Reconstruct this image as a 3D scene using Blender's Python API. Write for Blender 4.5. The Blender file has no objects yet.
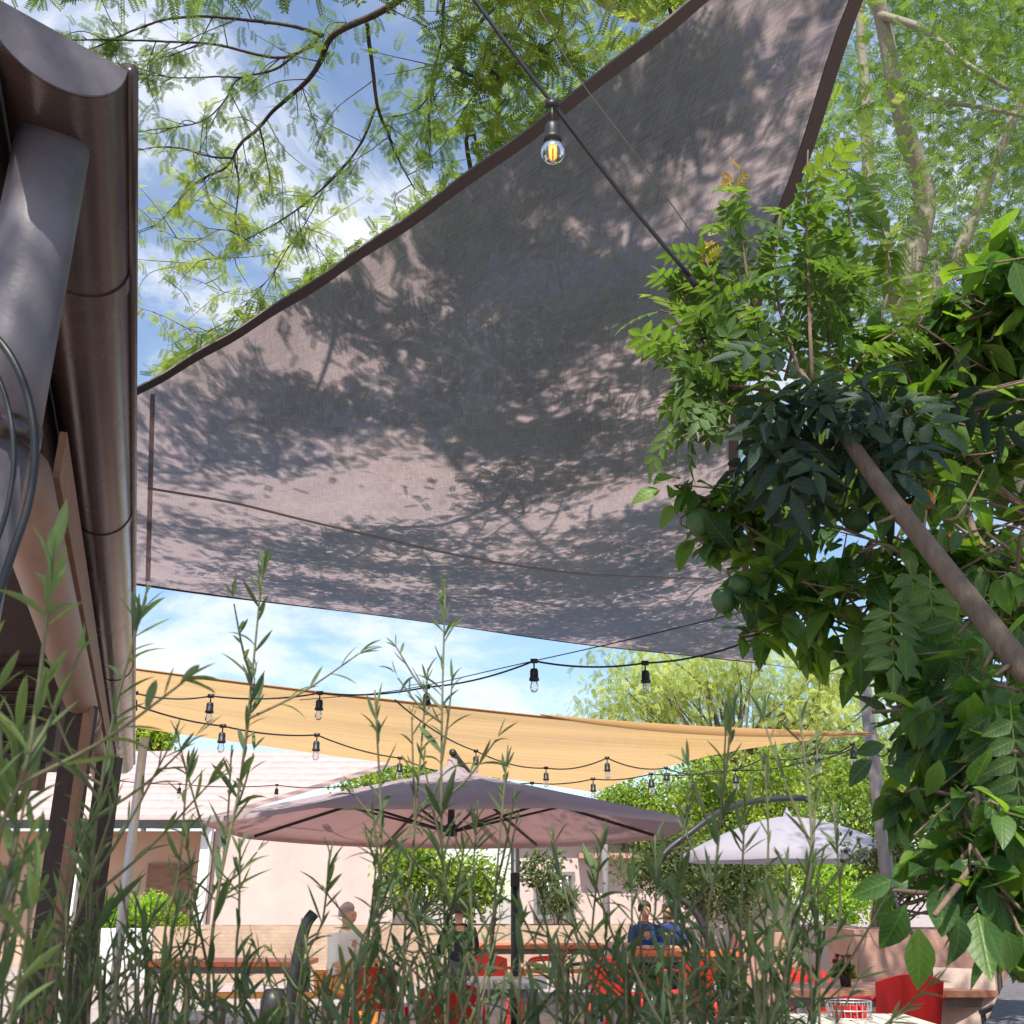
import bpy, math, random
import numpy as np
from mathutils import Vector, Matrix
R = math.radians
rng = np.random.default_rng(7)
random.seed(7)
scene = bpy.context.scene
COL = scene.collection
CAMZ = 1.5
PITCH = math.atan(381/1024)
CP, SP = math.cos(PITCH), math.sin(PITCH)

# ------------------------------------------------------------------ camera
cam = bpy.data.cameras.new('camera')
cam.lens = 36; cam.sensor_width = 36; cam.dof.use_dof = True; cam.dof.focus_distance = 4.5; cam.dof.aperture_fstop = 20; cam.clip_start = 0.02; cam.clip_end = 2000
camo = bpy.data.objects.new('camera', cam); COL.objects.link(camo)
camo.location = (0, 0, CAMZ); camo.rotation_euler = (math.pi/2 + PITCH, 0, 0)
scene.camera = camo

def ray(px, py):
    u = (px-512)/1024; v = -(py-512)/1024
    return u, CP - v*SP, SP + v*CP
def P(px, py, Y):          # the point seen there at ground distance Y
    u, y, z = ray(px, py); s = Y/y
    return Vector((u*s, Y, CAMZ + z*s))
def PZ(px, py, Z):         # the point seen there at height Z
    u, y, z = ray(px, py); s = (Z-CAMZ)/z
    return Vector((u*s, y*s, Z))
def G(px, Y, Z=0.0):       # the point at ground distance Y and height Z, in the column px (near the horizon)
    z = (Z-CAMZ)/Y
    # solve v from z/y ratio
    v = (z*CP - SP)/(CP + z*SP)
    y = CP - v*SP
    return Vector(((px-512)/1024*Y/y, Y, Z))
def proj(p):
    p = np.asarray(p, float); X, Y, Z = p[..., 0], p[..., 1], p[..., 2]-CAMZ
    d = Y*CP + Z*SP; d = np.where(np.abs(d) < 1e-6, 1e-6, d)
    h = -Y*SP + Z*CP
    return 512+1024*X/d, 512-1024*h/d, d

# ------------------------------------------------------------------ materials
def newmat(name):
    m = bpy.data.materials.new(name); m.use_nodes = True
    nt = m.node_tree; nt.nodes.clear()
    out = nt.nodes.new('ShaderNodeOutputMaterial')
    return m, nt, out
def N(nt, t, **kw):
    n = nt.nodes.new(t)
    for k, v in kw.items():
        if k.startswith('i_'):
            key = k[2:].replace('_', ' ')
            n.inputs[key].default_value = v
        else: setattr(n, k, v)
    return n
def ramp(nt, fac, stops):
    r = nt.nodes.new('ShaderNodeValToRGB')
    e = r.color_ramp.elements
    e[0].position, e[0].color = stops[0][0], (*stops[0][1], 1)
    e[1].position, e[1].color = stops[-1][0], (*stops[-1][1], 1)
    for p, c in stops[1:-1]:
        x = e.new(p); x.color = (*c, 1)
    if fac is not None: nt.links.new(fac, r.inputs[0])
    return r.outputs[0]
def c3(c, f): return tuple(min(1, x*f) for x in c)

def surf(name, col, rough=0.6, var=0.25, scale=8, metal=0.0, bump=0.1, bscale=60, spec=0.4, stretch=(1, 1, 1), stain=None):
    m, nt, out = newmat(name)
    b = N(nt, 'ShaderNodeBsdfPrincipled'); L = nt.links
    tc = N(nt, 'ShaderNodeTexCoord'); mp = N(nt, 'ShaderNodeMapping'); mp.inputs['Scale'].default_value = stretch
    L.new(tc.outputs['Object'], mp.inputs[0])
    n1 = N(nt, 'ShaderNodeTexNoise', i_Scale=scale, i_Detail=8.0, i_Roughness=0.65)
    L.new(mp.outputs[0], n1.inputs['Vector'])
    stops = [(0.25, c3(col, 1-var)), (0.55, col), (0.8, c3(col, 1+var))]
    if stain: stops = [(0.2, stain), (0.42, c3(col, 1-var))] + stops[1:]
    L.new(ramp(nt, n1.outputs[0], stops), b.inputs['Base Color'])
    n2 = N(nt, 'ShaderNodeTexNoise', i_Scale=bscale, i_Detail=5.0)
    L.new(mp.outputs[0], n2.inputs['Vector'])
    bp = N(nt, 'ShaderNodeBump', i_Strength=bump, i_Distance=0.02)
    L.new(n2.outputs[0], bp.inputs['Height']); L.new(bp.outputs[0], b.inputs['Normal'])
    rr = N(nt, 'ShaderNodeMapRange'); rr.inputs[3].default_value = max(0.05, rough-0.12); rr.inputs[4].default_value = min(1, rough+0.12)
    L.new(n1.outputs[0], rr.inputs[0]); L.new(rr.outputs[0], b.inputs['Roughness'])
    b.inputs['Metallic'].default_value = metal; b.inputs['Specular IOR Level'].default_value = spec
    L.new(b.outputs[0], out.inputs[0])
    return m

def leafmat(name, dark, mid, light, trans=0.4, rough=0.4, spec=0.4, tcol=None, veins=False):
    """leaf: colour varies from leaf to leaf (attribute tone); light passes through the blade"""
    m, nt, out = newmat(name); L = nt.links
    at = N(nt, 'ShaderNodeAttribute', attribute_name='tone')
    col = ramp(nt, at.outputs['Fac'], [(0.0, dark), (0.5, mid), (1.0, light)])
    b = N(nt, 'ShaderNodeBsdfPrincipled'); b.inputs['Roughness'].default_value = rough
    b.inputs['Specular IOR Level'].default_value = spec
    if veins:
        def mth(op, a, b2=None, c=None):
            n = N(nt, 'ShaderNodeMath', operation=op)
            for i, q in enumerate((a, b2, c)):
                if q is None: continue
                if isinstance(q, (int, float)): n.inputs[i].default_value = q
                else: L.new(q, n.inputs[i])
            return n.outputs[0]
        bl = N(nt, 'ShaderNodeAttribute', attribute_name='blade'); sx = N(nt, 'ShaderNodeSeparateXYZ'); L.new(bl.outputs['Vector'], sx.inputs[0])
        ax = mth('ABSOLUTE', sx.outputs[0])
        rib = mth('SUBTRACT', 1.0, mth('SMOOTH_MIN', mth('MULTIPLY', ax, 9.0), 1.0, 0.1))
        sv = mth('POWER', mth('ABSOLUTE', mth('SINE', mth('MULTIPLY_ADD', sx.outputs[1], 24.0, mth('MULTIPLY', ax, -5.0)))), 14.0)
        vein = mth('MINIMUM', mth('MULTIPLY_ADD', sv, 0.4, rib), 1.0)
        nz = N(nt, 'ShaderNodeTexNoise', i_Scale=3.0, i_Detail=5.0, i_Roughness=0.7, noise_dimensions='4D'); L.new(bl.outputs['Vector'], nz.inputs['Vector']); L.new(mth('MULTIPLY', sx.outputs[2], 60.0), nz.inputs['W'])
        m1 = N(nt, 'ShaderNodeMix', data_type='RGBA'); L.new(mth('MULTIPLY', vein, 0.45), m1.inputs[0]); L.new(col, m1.inputs[6]); m1.inputs[7].default_value = (*c3(light, 1.15), 1)
        m2 = N(nt, 'ShaderNodeMix', data_type='RGBA', blend_type='MULTIPLY'); m2.inputs[0].default_value = 1; m2.clamp_result = False
        L.new(m1.outputs[2], m2.inputs[6]); L.new(ramp(nt, nz.outputs[0], [(0.22, (0.9, 0.62, 0.4)), (0.36, (0.72, 0.74, 0.72)), (0.5, (0.95, 0.95, 0.95)), (0.7, (1.0, 1.0, 1.0))]), m2.inputs[7])
        col = m2.outputs[2]
        bp = N(nt, 'ShaderNodeBump', i_Strength=0.35, i_Distance=0.002); L.new(mth('ADD', vein, nz.outputs[0]), bp.inputs['Height']); L.new(bp.outputs[0], b.inputs['Normal'])
    L.new(col, b.inputs['Base Color'])
    t = N(nt, 'ShaderNodeBsdfTranslucent')
    if tcol is None: tcol = (1.7, 1.7, 0.7)
    mx = N(nt, 'ShaderNodeMix', data_type='RGBA', blend_type='MULTIPLY'); mx.inputs[0].default_value = 1
    mx.clamp_result = False
    L.new(col, mx.inputs[6]); mx.inputs[7].default_value = (*tcol, 1)
    L.new(mx.outputs[2], t.inputs[0])
    ms = N(nt, 'ShaderNodeMixShader'); ms.inputs[0].default_value = trans
    L.new(b.outputs[0], ms.inputs[1]); L.new(t.outputs[0], ms.inputs[2])
    L.new(ms.outputs[0], out.inputs[0])
    return m

def fabric(name, col, trans=0.5, through=0.0, wscale=300, var=0.12, tcol=None, band=None):
    """woven shade cloth: diffuse + translucent, with an open weave that lets part of the light straight through"""
    m, nt, out = newmat(name); L = nt.links
    uv = N(nt, 'ShaderNodeUVMap')
    def stretched(sx, sy, det=4):
        mp = N(nt, 'ShaderNodeMapping'); mp.inputs['Scale'].default_value = (sx, sy, 1)
        L.new(uv.outputs[0], mp.inputs[0])
        n = N(nt, 'ShaderNodeTexNoise', i_Scale=1.0, i_Detail=float(det), i_Roughness=0.6)
        L.new(mp.outputs[0], n.inputs['Vector']); return n.outputs[0]
    a = stretched(wscale, wscale*0.05); c = stretched(wscale*0.05, wscale); d = stretched(3, 3, 6)
    ad = N(nt, 'ShaderNodeMath', operation='ADD'); L.new(a, ad.inputs[0]); L.new(c, ad.inputs[1])
    ad2 = N(nt, 'ShaderNodeMath', operation='MULTIPLY_ADD'); L.new(d, ad2.inputs[0]); ad2.inputs[1].default_value = 0.5; L.new(ad.outputs[0], ad2.inputs[2])
    half = N(nt, 'ShaderNodeMath', operation='MULTIPLY'); L.new(ad2.outputs[0], half.inputs[0]); half.inputs[1].default_value = 0.4
    cc = ramp(nt, half.outputs[0], [(0.36, c3(col, 1-var)), (0.5, col), (0.64, c3(col, 1+var))])
    if band:
        s = stretched(0.6, band, 3)
        mixb = N(nt, 'ShaderNodeMix', data_type='RGBA', blend_type='MULTIPLY'); mixb.inputs[0].default_value = 1
        L.new(cc, mixb.inputs[6]); L.new(ramp(nt, s, [(0.35, (0.8, 0.78, 0.74)), (0.62, (1, 1, 1))]), mixb.inputs[7]); cc = mixb.outputs[2]
    df = N(nt, 'ShaderNodeBsdfDiffuse'); L.new(cc, df.inputs[0])
    tr = N(nt, 'ShaderNodeBsdfTranslucent')
    if tcol:
        mx = N(nt, 'ShaderNodeMix', data_type='RGBA', blend_type='MULTIPLY'); mx.inputs[0].default_value = 1
        mx.clamp_result = False; L.new(cc, mx.inputs[6]); mx.inputs[7].default_value = (*tcol, 1); L.new(mx.outputs[2], tr.inputs[0])
    else: L.new(cc, tr.inputs[0])
    ms = N(nt, 'ShaderNodeMixShader'); ms.inputs[0].default_value = trans
    L.new(df.outputs[0], ms.inputs[1]); L.new(tr.outputs[0], ms.inputs[2])
    last = ms.outputs[0]
    if through > 0:
        tp = N(nt, 'ShaderNodeBsdfTransparent'); m2 = N(nt, 'ShaderNodeMixShader')
        w = N(nt, 'ShaderNodeMapRange'); L.new(ad.outputs[0], w.inputs[0])
        w.inputs[1].default_value = 0.8; w.inputs[2].default_value = 1.2; w.inputs[3].default_value = through*1.7; w.inputs[4].default_value = through*0.3
        L.new(w.outputs[0], m2.inputs[0]); L.new(last, m2.inputs[1]); L.new(tp.outputs[0], m2.inputs[2]); last = m2.outputs[0]
    L.new(last, out.inputs[0])
    return m

def barkmat(name, col, var=0.4, scale=20):
    return surf(name, col, rough=0.85, var=var, scale=scale, bump=0.5, bscale=70, spec=0.2, stretch=(1, 1, 0.3))

def brickmat(name, c1, c2, mortar, scale=4.0):
    m, nt, out = newmat(name); L = nt.links
    tc = N(nt, 'ShaderNodeTexCoord'); b = N(nt, 'ShaderNodeBsdfPrincipled'); b.inputs['Roughness'].default_value = 0.9
    sx = N(nt, 'ShaderNodeSeparateXYZ'); L.new(tc.outputs['Object'], sx.inputs[0])
    ad = N(nt, 'ShaderNodeMath', operation='ADD'); L.new(sx.outputs[0], ad.inputs[0]); L.new(sx.outputs[1], ad.inputs[1])
    cb = N(nt, 'ShaderNodeCombineXYZ'); L.new(ad.outputs[0], cb.inputs[0]); L.new(sx.outputs[2], cb.inputs[1])
    br = N(nt, 'ShaderNodeTexBrick', i_Scale=scale); L.new(cb.outputs[0], br.inputs['Vector'])
    br.inputs['Color1'].default_value = (*c1, 1); br.inputs['Color2'].default_value = (*c2, 1); br.inputs['Mortar'].default_value = (*mortar, 1)
    br.inputs['Mortar Size'].default_value = 0.02
    n = N(nt, 'ShaderNodeTexNoise', i_Scale=3.0, i_Detail=6.0); L.new(tc.outputs['Object'], n.inputs['Vector'])
    mx = N(nt, 'ShaderNodeMix', data_type='RGBA', blend_type='MULTIPLY'); mx.inputs[0].default_value = 1
    L.new(br.outputs[0], mx.inputs[6]); L.new(ramp(nt, n.outputs[0], [(0.3, (0.75, 0.72, 0.7)), (0.7, (1, 1, 1))]), mx.inputs[7])
    L.new(mx.outputs[2], b.inputs['Base Color'])
    bp = N(nt, 'ShaderNodeBump', i_Strength=0.4, i_Distance=0.01); L.new(br.outputs['Fac'], bp.inputs['Height']); bp.invert = True
    L.new(bp.outputs[0], b.inputs['Normal']); L.new(b.outputs[0], out.inputs[0])
    return m
def tilemat(name, col):
    m, nt, out = newmat(name); L = nt.links
    tc = N(nt, 'ShaderNodeTexCoord'); b = N(nt, 'ShaderNodeBsdfPrincipled'); b.inputs['Roughness'].default_value = 0.85
    w = N(nt, 'ShaderNodeTexWave', i_Scale=1.6, i_Distortion=0.6, i_Detail=3.0); w.bands_direction = 'Z'
    L.new(tc.outputs['Object'], w.inputs['Vector'])
    n = N(nt, 'ShaderNodeTexNoise', i_Scale=5.0, i_Detail=7.0); L.new(tc.outputs['Object'], n.inputs['Vector'])
    mx = N(nt, 'ShaderNodeMix', data_type='RGBA', blend_type='MULTIPLY'); mx.inputs[0].default_value = 1
    L.new(ramp(nt, w.outputs[0], [(0.0, c3(col, 0.85)), (0.3, col), (1.0, c3(col, 1.04))]), mx.inputs[6])
    L.new(ramp(nt, n.outputs[0], [(0.3, (0.82, 0.8, 0.8)), (0.7, (1, 1, 1))]), mx.inputs[7])
    L.new(mx.outputs[2], b.inputs['Base Color'])
    bp = N(nt, 'ShaderNodeBump', i_Strength=0.6, i_Distance=0.03); L.new(w.outputs[0], bp.inputs['Height']); L.new(bp.outputs[0], b.inputs['Normal'])
    L.new(b.outputs[0], out.inputs[0]); return m
def glassmat(name):
    m, nt, out = newmat(name)
    g = N(nt, 'ShaderNodeBsdfGlossy'); g.inputs['Roughness'].default_value = 0.02
    t = N(nt, 'ShaderNodeBsdfTransparent'); t.inputs[0].default_value = (0.93, 0.94, 0.93, 1)
    fr = N(nt, 'ShaderNodeFresnel', i_IOR=1.5); mp = N(nt, 'ShaderNodeMath', operation='MULTIPLY_ADD')
    mp.inputs[1].default_value = 1.0; mp.inputs[2].default_value = 0.05
    nt.links.new(fr.outputs[0], mp.inputs[0])
    ms = N(nt, 'ShaderNodeMixShader'); nt.links.new(mp.outputs[0], ms.inputs[0])
    nt.links.new(t.outputs[0], ms.inputs[1]); nt.links.new(g.outputs[0], ms.inputs[2]); nt.links.new(ms.outputs[0], out.inputs[0])
    return m

M = {}
M['paving'] = surf('paving', (0.42, 0.34, 0.30), 0.9, 0.2, 2.0, bump=0.3, stain=(0.4, 0.33, 0.29))
M['gutter'] = surf('gutter_paint', (0.050, 0.031, 0.028), 0.25, 0.25, 5, bump=0.05, bscale=120, spec=0.7, stretch=(1, 1, 1), stain=(0.075, 0.055, 0.05))
M['pipe'] = surf('pipe_paint', (0.125, 0.11, 0.122), 0.42, 0.25, 7, bump=0.04, bscale=150, spec=0.55, stain=(0.13, 0.12, 0.125))
M['eavepipe'] = surf('eave_pipe_paint', (0.27, 0.17, 0.13), 0.5, 0.2, 6, bump=0.05)
M['darkwood'] = surf('dark_stained_wood', (0.045, 0.025, 0.022), 0.65, 0.35, 9, bump=0.25, stretch=(1, 1, 0.2))
M['brownwood'] = surf('brown_wood', (0.25, 0.13, 0.08), 0.6, 0.35, 9, bump=0.25, stretch=(0.3, 1, 1))
M['black'] = surf('black_rubber', (0.015, 0.015, 0.017), 0.45, 0.3, 20, bump=0.03, spec=0.5)
M['blackmetal'] = surf('black_metal', (0.025, 0.024, 0.026), 0.45, 0.3, 20, bump=0.03, spec=0.5)
M['galv'] = surf('galvanised_steel', (0.42, 0.42, 0.44), 0.5, 0.15, 14, metal=0.5, bump=0.03)
M['greywood'] = surf('weathered_grey_wood', (0.21, 0.19, 0.185), 0.85, 0.3, 12, bump=0.3, stretch=(1, 1, 0.15))
M['sail'] = fabric('taupe_shade_cloth', (0.056, 0.0445, 0.0460), 0.77, 0.045, 190, 0.40, tcol=(5.5, 5.3, 5.15))
M['sailhem'] = fabric('taupe_hem_webbing', (0.12, 0.10, 0.10), 0.25, 0.0, 520, 0.15)
M['tan'] = fabric('sand_shade_cloth', (0.70, 0.455, 0.205), 0.62, 0.04, 300, 0.06, band=26)
M['tanhem'] = fabric('sand_hem', (0.42, 0.25, 0.11), 0.2, 0.0, 300, 0.08)
M['umb'] = fabric('mauve_parasol_cloth', (0.46, 0.375, 0.385), 0.33, 0.0, 200, 0.05, tcol=(1.0, 0.68, 0.62))
M['umb2'] = fabric('pale_parasol_cloth', (0.48, 0.455, 0.51), 0.4, 0.0, 200, 0.05)
M['bark'] = barkmat('thorn_tree_bark', (0.10, 0.075, 0.065))
M['fever'] = barkmat('pale_fever_bark', (0.27, 0.245, 0.18), 0.2, 9)
M['citbark'] = barkmat('citrus_bark', (0.20, 0.14, 0.10))
M['vinebark'] = barkmat('vine_bark', (0.155, 0.112, 0.08), 0.45, 30)
M['treebark'] = barkmat('grey_brown_bark', (0.16, 0.12, 0.095))
M['acacia'] = leafmat('acacia_leaf', (0.07, 0.12, 0.03), (0.15, 0.23, 0.05), (0.36, 0.42, 0.08), 0.5, 0.55, 0.2, (1.6, 1.6, 0.8))
M['citrus'] = leafmat('citrus_leaf', (0.03, 0.07, 0.035), (0.055, 0.13, 0.035), (0.14, 0.24, 0.04), 0.45, 0.42, 0.4, (2.6, 2.5, 0.8), True)
M['vineshade'] = leafmat('vine_leaf_shaded', (0.014, 0.030, 0.026), (0.026, 0.052, 0.034), (0.05, 0.085, 0.04), 0.2, 0.5, 0.28, None, True)  # darker copy of the vine leaf, shade put into its greens
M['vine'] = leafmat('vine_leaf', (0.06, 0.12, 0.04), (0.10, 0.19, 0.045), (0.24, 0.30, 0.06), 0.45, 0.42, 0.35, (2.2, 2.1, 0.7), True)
M['young'] = leafmat('young_shoot_leaf', (0.35, 0.2, 0.04), (0.45, 0.38, 0.06), (0.5, 0.5, 0.08), 0.45, 0.42, 0.35)
M['stalkleaf'] = leafmat('narrow_leaf', (0.052, 0.092, 0.055), (0.10, 0.155, 0.078), (0.19, 0.26, 0.09), 0.35, 0.55, 0.25, (1.6, 1.6, 0.7), True)
M['stalk'] = surf('stalk_skin', (0.13, 0.125, 0.06), 0.8, 0.25, 30, bump=0.1)
M['lime'] = leafmat('lime_topiary_leaf', (0.16, 0.28, 0.03), (0.26, 0.42, 0.04), (0.42, 0.55, 0.06), 0.4, 0.5, 0.3)
M['bush'] = leafmat('bush_leaf', (0.07, 0.13, 0.025), (0.17, 0.26, 0.035), (0.38, 0.46, 0.06), 0.42, 0.5, 0.3)
M['olive'] = leafmat('olive_tree_leaf', (0.04, 0.06, 0.025), (0.08, 0.11, 0.04), (0.15, 0.18, 0.06), 0.35, 0.5, 0.3)
M['willow'] = leafmat('feathery_leaf', (0.22, 0.28, 0.10), (0.36, 0.42, 0.15), (0.50, 0.54, 0.22), 0.5, 0.55, 0.2)
M['flower'] = surf('dark_red_petals', (0.20, 0.02, 0.03), 0.6, 0.3, 20)
M['pinkwall'] = surf('pink_plaster', (0.66, 0.52, 0.46), 0.95, 0.08, 1.2, bump=0.15, stain=(0.48, 0.37, 0.32))
M['tanwall'] = surf('apricot_plaster', (0.55, 0.37, 0.27), 0.95, 0.1, 1.5, bump=0.1)
M['mauvewall'] = surf('white_plaster', (0.56, 0.43, 0.385), 0.95, 0.07, 1.2, bump=0.15, stain=(0.44, 0.33, 0.29))
M['roofpink'] = tilemat('pale_roof_tiles', (0.50, 0.36, 0.33))
M['whitepaint'] = surf('white_paint', (0.78, 0.75, 0.72), 0.6, 0.05, 3, bump=0.03)
M['brick'] = brickmat('beige_brick', (0.50, 0.36, 0.25), (0.44, 0.31, 0.22), (0.40, 0.30, 0.23), 4)
M['terra'] = surf('terracotta_render', (0.42, 0.24, 0.18), 0.9, 0.18, 3, bump=0.25)
M['greystone'] = surf('grey_rough_stone', (0.16, 0.145, 0.155), 0.95, 0.35, 18, bump=0.8, bscale=50)
M['orange'] = surf('orange_table_paint', (0.62, 0.14, 0.035), 0.4, 0.15, 6, bump=0.05, stretch=(0.3, 2, 1))
M['ochre'] = surf('ochre_bench_paint', (0.60, 0.27, 0.06), 0.5, 0.15, 6, bump=0.05)
M['redplastic'] = surf('red_plastic', (0.58, 0.02, 0.012), 0.42, 0.08, 5, bump=0.02, spec=0.45)
M['darkred'] = surf('dark_red_plastic', (0.30, 0.012, 0.012), 0.5, 0.1, 5, bump=0.05)
M['tablewood'] = surf('table_wood', (0.34, 0.16, 0.10), 0.5, 0.25, 7, bump=0.12, stretch=(0.3, 2, 1))
M['slat'] = surf('cream_slats', (0.62, 0.56, 0.46), 0.6, 0.12, 9, bump=0.1, stretch=(2, 0.3, 1))
M['whitetop'] = surf('white_table_top', (0.72, 0.68, 0.66), 0.5, 0.06, 6, bump=0.02)
M['pinkcush'] = surf('dusty_pink_weave', (0.42, 0.29, 0.27), 0.85, 0.15, 30, bump=0.2)
M['creamcush'] = surf('cream_weave', (0.55, 0.42, 0.36), 0.85, 0.12, 30, bump=0.2)
M['glass'] = glassmat('clear_bulb_glass')
M['windowglass'] = surf('window_glass', (0.10, 0.11, 0.12), 0.12, 0.2, 3, bump=0.0, spec=0.8)
M['filament'] = surf('amber_filament', (0.85, 0.42, 0.06), 0.4, 0.1, 30)
M['fruitorange'] = surf('orange_peel', (0.55, 0.17, 0.015), 0.45, 0.12, 14, bump=0.15, bscale=160)
M['fruitgreen'] = surf('green_peel', (0.05, 0.11, 0.035), 0.5, 0.3, 14, bump=0.15, bscale=160)
_b = [n for n in M['filament'].node_tree.nodes if n.type == 'BSDF_PRINCIPLED'][0]; _b.inputs['Emission Color'].default_value = (1.0, 0.42, 0.06, 1); _b.inputs['Emission Strength'].default_value = 1.2
M['skin'] = surf('skin', (0.50, 0.27, 0.18), 0.6, 0.08, 8)
M['hairbrown'] = surf('brown_hair', (0.05, 0.03, 0.02), 0.6, 0.3, 40, bump=0.4)
M['hairgrey'] = surf('grey_hair', (0.38, 0.32, 0.31), 0.6, 0.2, 40, bump=0.4)
M['navy'] = surf('navy_cloth', (0.018, 0.022, 0.04), 0.85, 0.2, 15)
M['blue'] = surf('blue_cloth', (0.022, 0.05, 0.21), 0.8, 0.15, 15)
M['white'] = surf('white_cloth', (0.72, 0.70, 0.68), 0.85, 0.06, 15)
M['orangecloth'] = surf('orange_cloth', (0.66, 0.24, 0.06), 0.85, 0.1, 15)
M['trouser'] = surf('grey_trousers', (0.08, 0.08, 0.10), 0.9, 0.2, 15)
M['eye'] = surf('dark_eye', (0.02, 0.015, 0.012), 0.3, 0.1, 15)
M['soil'] = surf('soil', (0.06, 0.04, 0.03), 0.95, 0.3, 12, bump=0.5)
M['wire'] = surf('thin_grey_wire', (0.20, 0.18, 0.18), 0.5, 0.1, 20, metal=0.3)

# ------------------------------------------------------------------ mesh helpers
class MB:
    """collects geometry, then links it as ONE mesh object"""
    def __init__(s): s.v = []; s.f = {}; s.n = 0; s.tone = []; s.bl = []
    def add(s, verts, faces, tone=0.5, bl=None):
        verts = np.asarray(verts, float).reshape(-1, 3); faces = np.asarray(faces, int)
        s.v.append(verts); s.f.setdefault(faces.shape[1], []).append(faces + s.n); s.n += len(verts)
        t = np.full(len(verts), tone) if np.isscalar(tone) else np.asarray(tone, float)
        s.tone.append(t); s.bl.append(np.zeros((len(verts), 3)) if bl is None else bl)
        return s
    def poly(s, verts, tone=0.5): return s.add(verts, [list(range(len(verts)))], tone)
    def box(s, c, size, rot=None):
        x, y, z = np.array(size)/2
        v = np.array([[-x,-y,-z],[x,-y,-z],[x,y,-z],[-x,y,-z],[-x,-y,z],[x,-y,z],[x,y,z],[-x,y,z]])
        if rot is not None: v = v @ np.array(rot).T
        s.add(v + np.array(c), [[0,3,2,1],[4,5,6,7],[0,1,5,4],[1,2,6,5],[2,3,7,6],[3,0,4,7]]); return s
    def hexa(s, a):   # 8 corners
        s.add(a, [[0,3,2,1],[4,5,6,7],[0,1,5,4],[1,2,6,5],[2,3,7,6],[3,0,4,7]]); return s
    def tube(s, pts, rad, sides=8, cap=True, tone=0.5):
        pts = np.array([tuple(p) for p in pts], float); n = len(pts)
        rad = np.full(n, rad) if np.isscalar(rad) else np.asarray(rad, float)
        t = np.gradient(pts, axis=0); t /= np.linalg.norm(t, axis=1, keepdims=True)+1e-9
        ref = np.array([0, 0, 1.0]) if abs(t[0, 2]) < 0.8 else np.array([1.0, 0, 0])
        a = np.zeros_like(t); a[0] = unit(np.cross(t[0], ref))
        for i_ in range(1, n): q_ = a[i_-1] - t[i_]*a[i_-1].dot(t[i_]); a[i_] = q_/(math.sqrt(q_.dot(q_))+1e-9)
        b = np.cross(t, a)
        ang = np.linspace(0, 2*np.pi, sides, endpoint=False)
        ring = (a[:, None]*np.cos(ang)[None, :, None] + b[:, None]*np.sin(ang)[None, :, None])*rad[:, None, None] + pts[:, None]
        i = np.arange(n-1)[:, None]*sides; j = np.arange(sides)[None]; j2 = (j+1) % sides
        f = np.stack([i+j, i+sides+j, i+sides+j2, i+j2], -1).reshape(-1, 4)
        s.add(ring.reshape(-1, 3), f, tone)
        if cap:
            base = s.n - n*sides
            s.f.setdefault(sides, []).append(np.array([[base+k for k in range(sides)], [s.n-1-k for k in range(sides)]]))
        return s
    def lathe(s, c, prof, sides=20, axis=None):
        # prof: list of (r, z); axis = 3x3 rotation
        ang = np.linspace(0, 2*np.pi, sides, endpoint=False); n = len(prof)
        v = np.array([[[r*math.cos(a), r*math.sin(a), z] for a in ang] for r, z in prof]).reshape(-1, 3)
        if axis is not None: v = v @ np.array(axis).T
        i = np.arange(n-1)[:, None]*sides; j = np.arange(sides)[None]; j2 = (j+1) % sides
        f = np.stack([i+j, i+j2, i+sides+j2, i+sides+j], -1).reshape(-1, 4)
        s.add(v + np.array(tuple(c)), f); return s
    def grid(s, g, tone=0.5):
        g = np.asarray(g, float); n, m = g.shape[:2]
        i = np.arange(n-1)[:, None]*m; j = np.arange(m-1)[None]
        f = np.stack([i+j, i+j+1, i+m+j+1, i+m+j], -1).reshape(-1, 4)
        s.add(g.reshape(-1, 3), f, tone); return s
    def shell(s, g, th):
        """grid surface with real thickness"""
        g = np.asarray(g, float)
        du = np.gradient(g, axis=0); dv = np.gradient(g, axis=1); nn = np.cross(du, dv)
        nn /= np.linalg.norm(nn, axis=2, keepdims=True)+1e-9
        h = g + nn*th; n, m = g.shape[:2]
        s.grid(g[:, ::-1]); s.grid(h)
        for a, b in ((g[0], h[0]), (h[-1], g[-1]), (h[:, 0], g[:, 0]), (g[:, -1], h[:, -1])):
            s.grid(np.stack([a, b]))
        return s
    def build(s, name, mat, parent=None, smooth=False, uvs=None):
        me = bpy.data.meshes.new(name)
        v = np.concatenate(s.v).astype(np.float32)
        inv = None
        if parent is not None:
            loc = np.array(parent_world(parent), np.float32); v = v - loc
        me.vertices.add(len(v)); me.vertices.foreach_set('co', v.ravel())
        loops = []; starts = []; tot = []; c = 0
        for k, fl in s.f.items():
            a = np.concatenate(fl); loops.append(a.ravel()); starts.append(np.arange(len(a))*k + c); tot.append(np.full(len(a), k)); c += a.size
        loops = np.concatenate(loops).astype(np.int32); starts = np.concatenate(starts).astype(np.int32)
        me.loops.add(len(loops)); me.loops.foreach_set('vertex_index', loops)
        me.polygons.add(len(starts)); me.polygons.foreach_set('loop_start', starts)
        if smooth: me.polygons.foreach_set('use_smooth', np.ones(len(starts), bool))
        else: me.polygons.foreach_set('use_smooth', np.zeros(len(starts), bool))
        me.update(calc_edges=True)
        at = me.attributes.new('tone', 'FLOAT', 'POINT'); at.data.foreach_set('value', np.concatenate(s.tone).astype(np.float32))
        bl = np.concatenate(s.bl)
        if bl.any():
            at = me.attributes.new('blade', 'FLOAT_VECTOR', 'POINT'); at.data.foreach_set('vector', bl.astype(np.float32).ravel())
        if uvs is not None:
            l = me.uv_layers.new(name='UVMap'); l.data.foreach_set('uv', np.asarray(uvs, np.float32)[loops].ravel())
        me.validate()
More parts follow.
